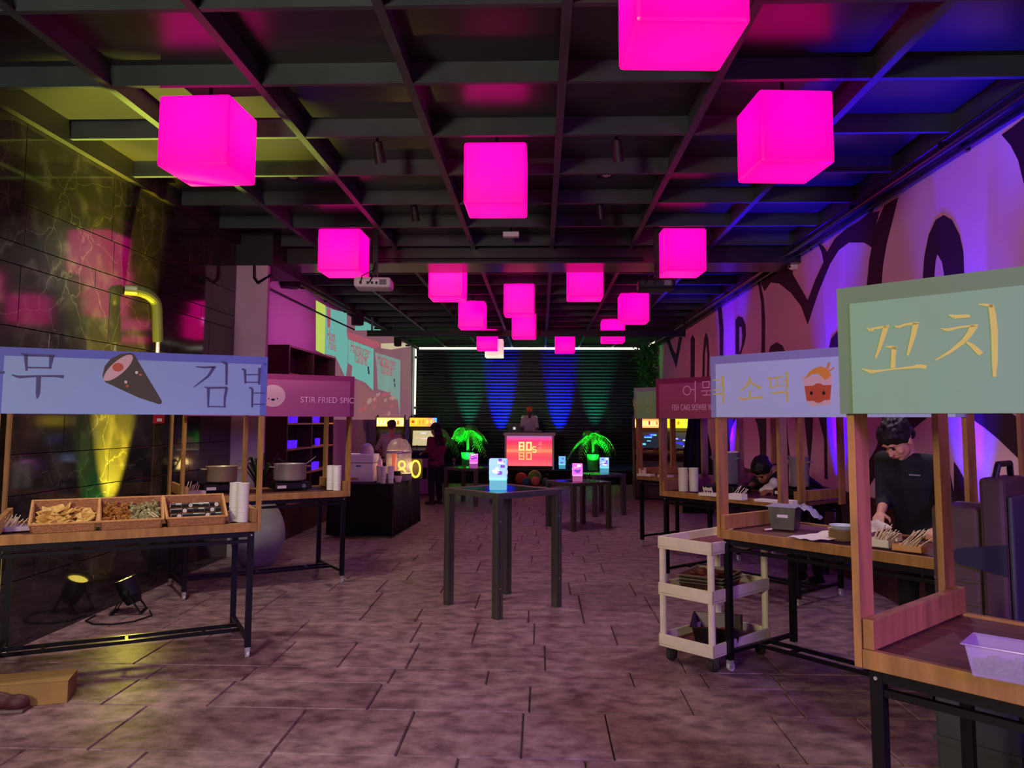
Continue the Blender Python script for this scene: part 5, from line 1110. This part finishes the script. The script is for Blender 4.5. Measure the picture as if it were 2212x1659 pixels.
s = MB(); s.sph((0, .10, .05), (.05, .075, .045), 14, 8); s.sph((0, -.02, .06), (.045, .10, .055), 14, 8); o = s.build('upper', mat('shoe_maroon', (70, 26, 36), .6), t, smooth=True); remesh(o, .012, 3)
MB().bx(-.045, .045, -.11, .155, 0, .02).build('sole', mat('sole', (110, 90, 90), .7), t, bevel=.008)

# ================================================================ PROJECTED MENU ON THE PLASTER WALL
pj = thing('projected_picture', 'projected menu picture reading Hamburger Italiano on the plaster wall', 'projection', (-3.8, 13.3, 1.2))
def pq(poly, m, nm, dz=0, ox=680, oy=640, s=6.38):
    q = [onx(ox+a/s, oy+b/s, -3.79) for a, b in poly]; q = [(p.y-13.3, p.z-1.2) for p in q]
    MB().prism(q, .001, Matrix(((0, 0, 1, .004+dz), (1, 0, 0, 0), (0, 1, 0, 0), (0, 0, 0, 1)))).build(nm, m, pj)
ES = .55
tl = mat('pj_teal', (90, 110, 110), .9, emit=(120, 205, 190), es=ES+.1); mv = mat('pj_mauve', (90, 70, 80), .9, emit=(165, 110, 125), es=ES); rd = mat('pj_red', (90, 60, 70), .9, emit=(205, 105, 120), es=ES+.05)
pq([(22, 55), (152, 128), (140, 800), (22, 745)], mat('pj_lime', (90, 90, 50), .9, emit=(200, 225, 95), es=.8), 'lime_band', -.001)
pq([(152, 128), (1330, 640), (1330, 1700), (140, 1700), (140, 800)], mv, 'backdrop', -.001)
pq([(225, 175), (445, 228), (445, 500), (458, 590), (455, 920), (430, 1130), (290, 830), (142, 790), (150, 145)], tl, 'menu_panel')
pq([(560, 360), (690, 300), (920, 440), (920, 470), (560, 470)], tl, 'menu_panel')
pq([(462, 590), (815, 722), (808, 1300), (700, 1190), (510, 1110), (520, 960), (462, 920)], tl, 'menu_panel')
pq([(832, 770), (1185, 880), (1172, 1660), (1150, 1450), (1000, 1320), (870, 1280), (860, 1000)], mat('pj_pale', (100, 100, 100), .9, emit=(150, 190, 180), es=ES), 'menu_panel')
pq([(440, 490), (560, 525), (840, 620), (900, 640), (900, 700), (820, 715), (470, 585)], rd, 'red_band', .001)
pq([(165, 160), (222, 180), (215, 430), (180, 430)], rd, 'red_block', .001)
pq([(585, 1170), (800, 1330), (1150, 1420), (1150, 1700), (585, 1700)], mat('pj_rose', (90, 70, 70), .9, emit=(175, 115, 120), es=ES), 'food_photo', .0)
for k in range(16):
    a, b = rnd.uniform(610, 1080), rnd.uniform(1330, 1640); pq([(a, b), (a+rnd.uniform(30, 80), b-30), (a+rnd.uniform(40, 90), b+10), (a+20, b+40)], mat('pj_hl', (110, 90, 90), .9, emit=(205, 160, 150), es=ES) if k % 2 else rd, 'food_shape', .001)
pq([(915, 650), (1330, 640), (1330, 690), (1050, 735), (915, 715)], mat('pj_cream', (120, 110, 100), .9, emit=(225, 205, 170), es=.7), 'light_patch', .001)
for (u, v, s1, hgt) in ((757, 760, 'Hamburger', .38), (766, 782, 'Italiano', .38), (815, 787, 'Hamburger', .48), (822, 806, 'Italiano', .48), (706, 733, 'Ham', .30), (710, 753, 'Italia', .26)):
    p = onx(u, v, -3.79)
    text(s1, hgt, 'letter', rd, pj, (.007, p.y-13.3, p.z-1.2), (pi/2, 0, pi/2), sx=1.0)
for u, v in ((796, 796), (797, 804), (852, 822), (853, 832)): 
    p = onx(u, v, -3.79); MB().box((.006, p.y-13.3, p.z-1.2), (.002, .16, .09)).build('price', mat('pj_dark', (60, 60, 70), .9, emit=(80, 80, 90), es=.5), pj)
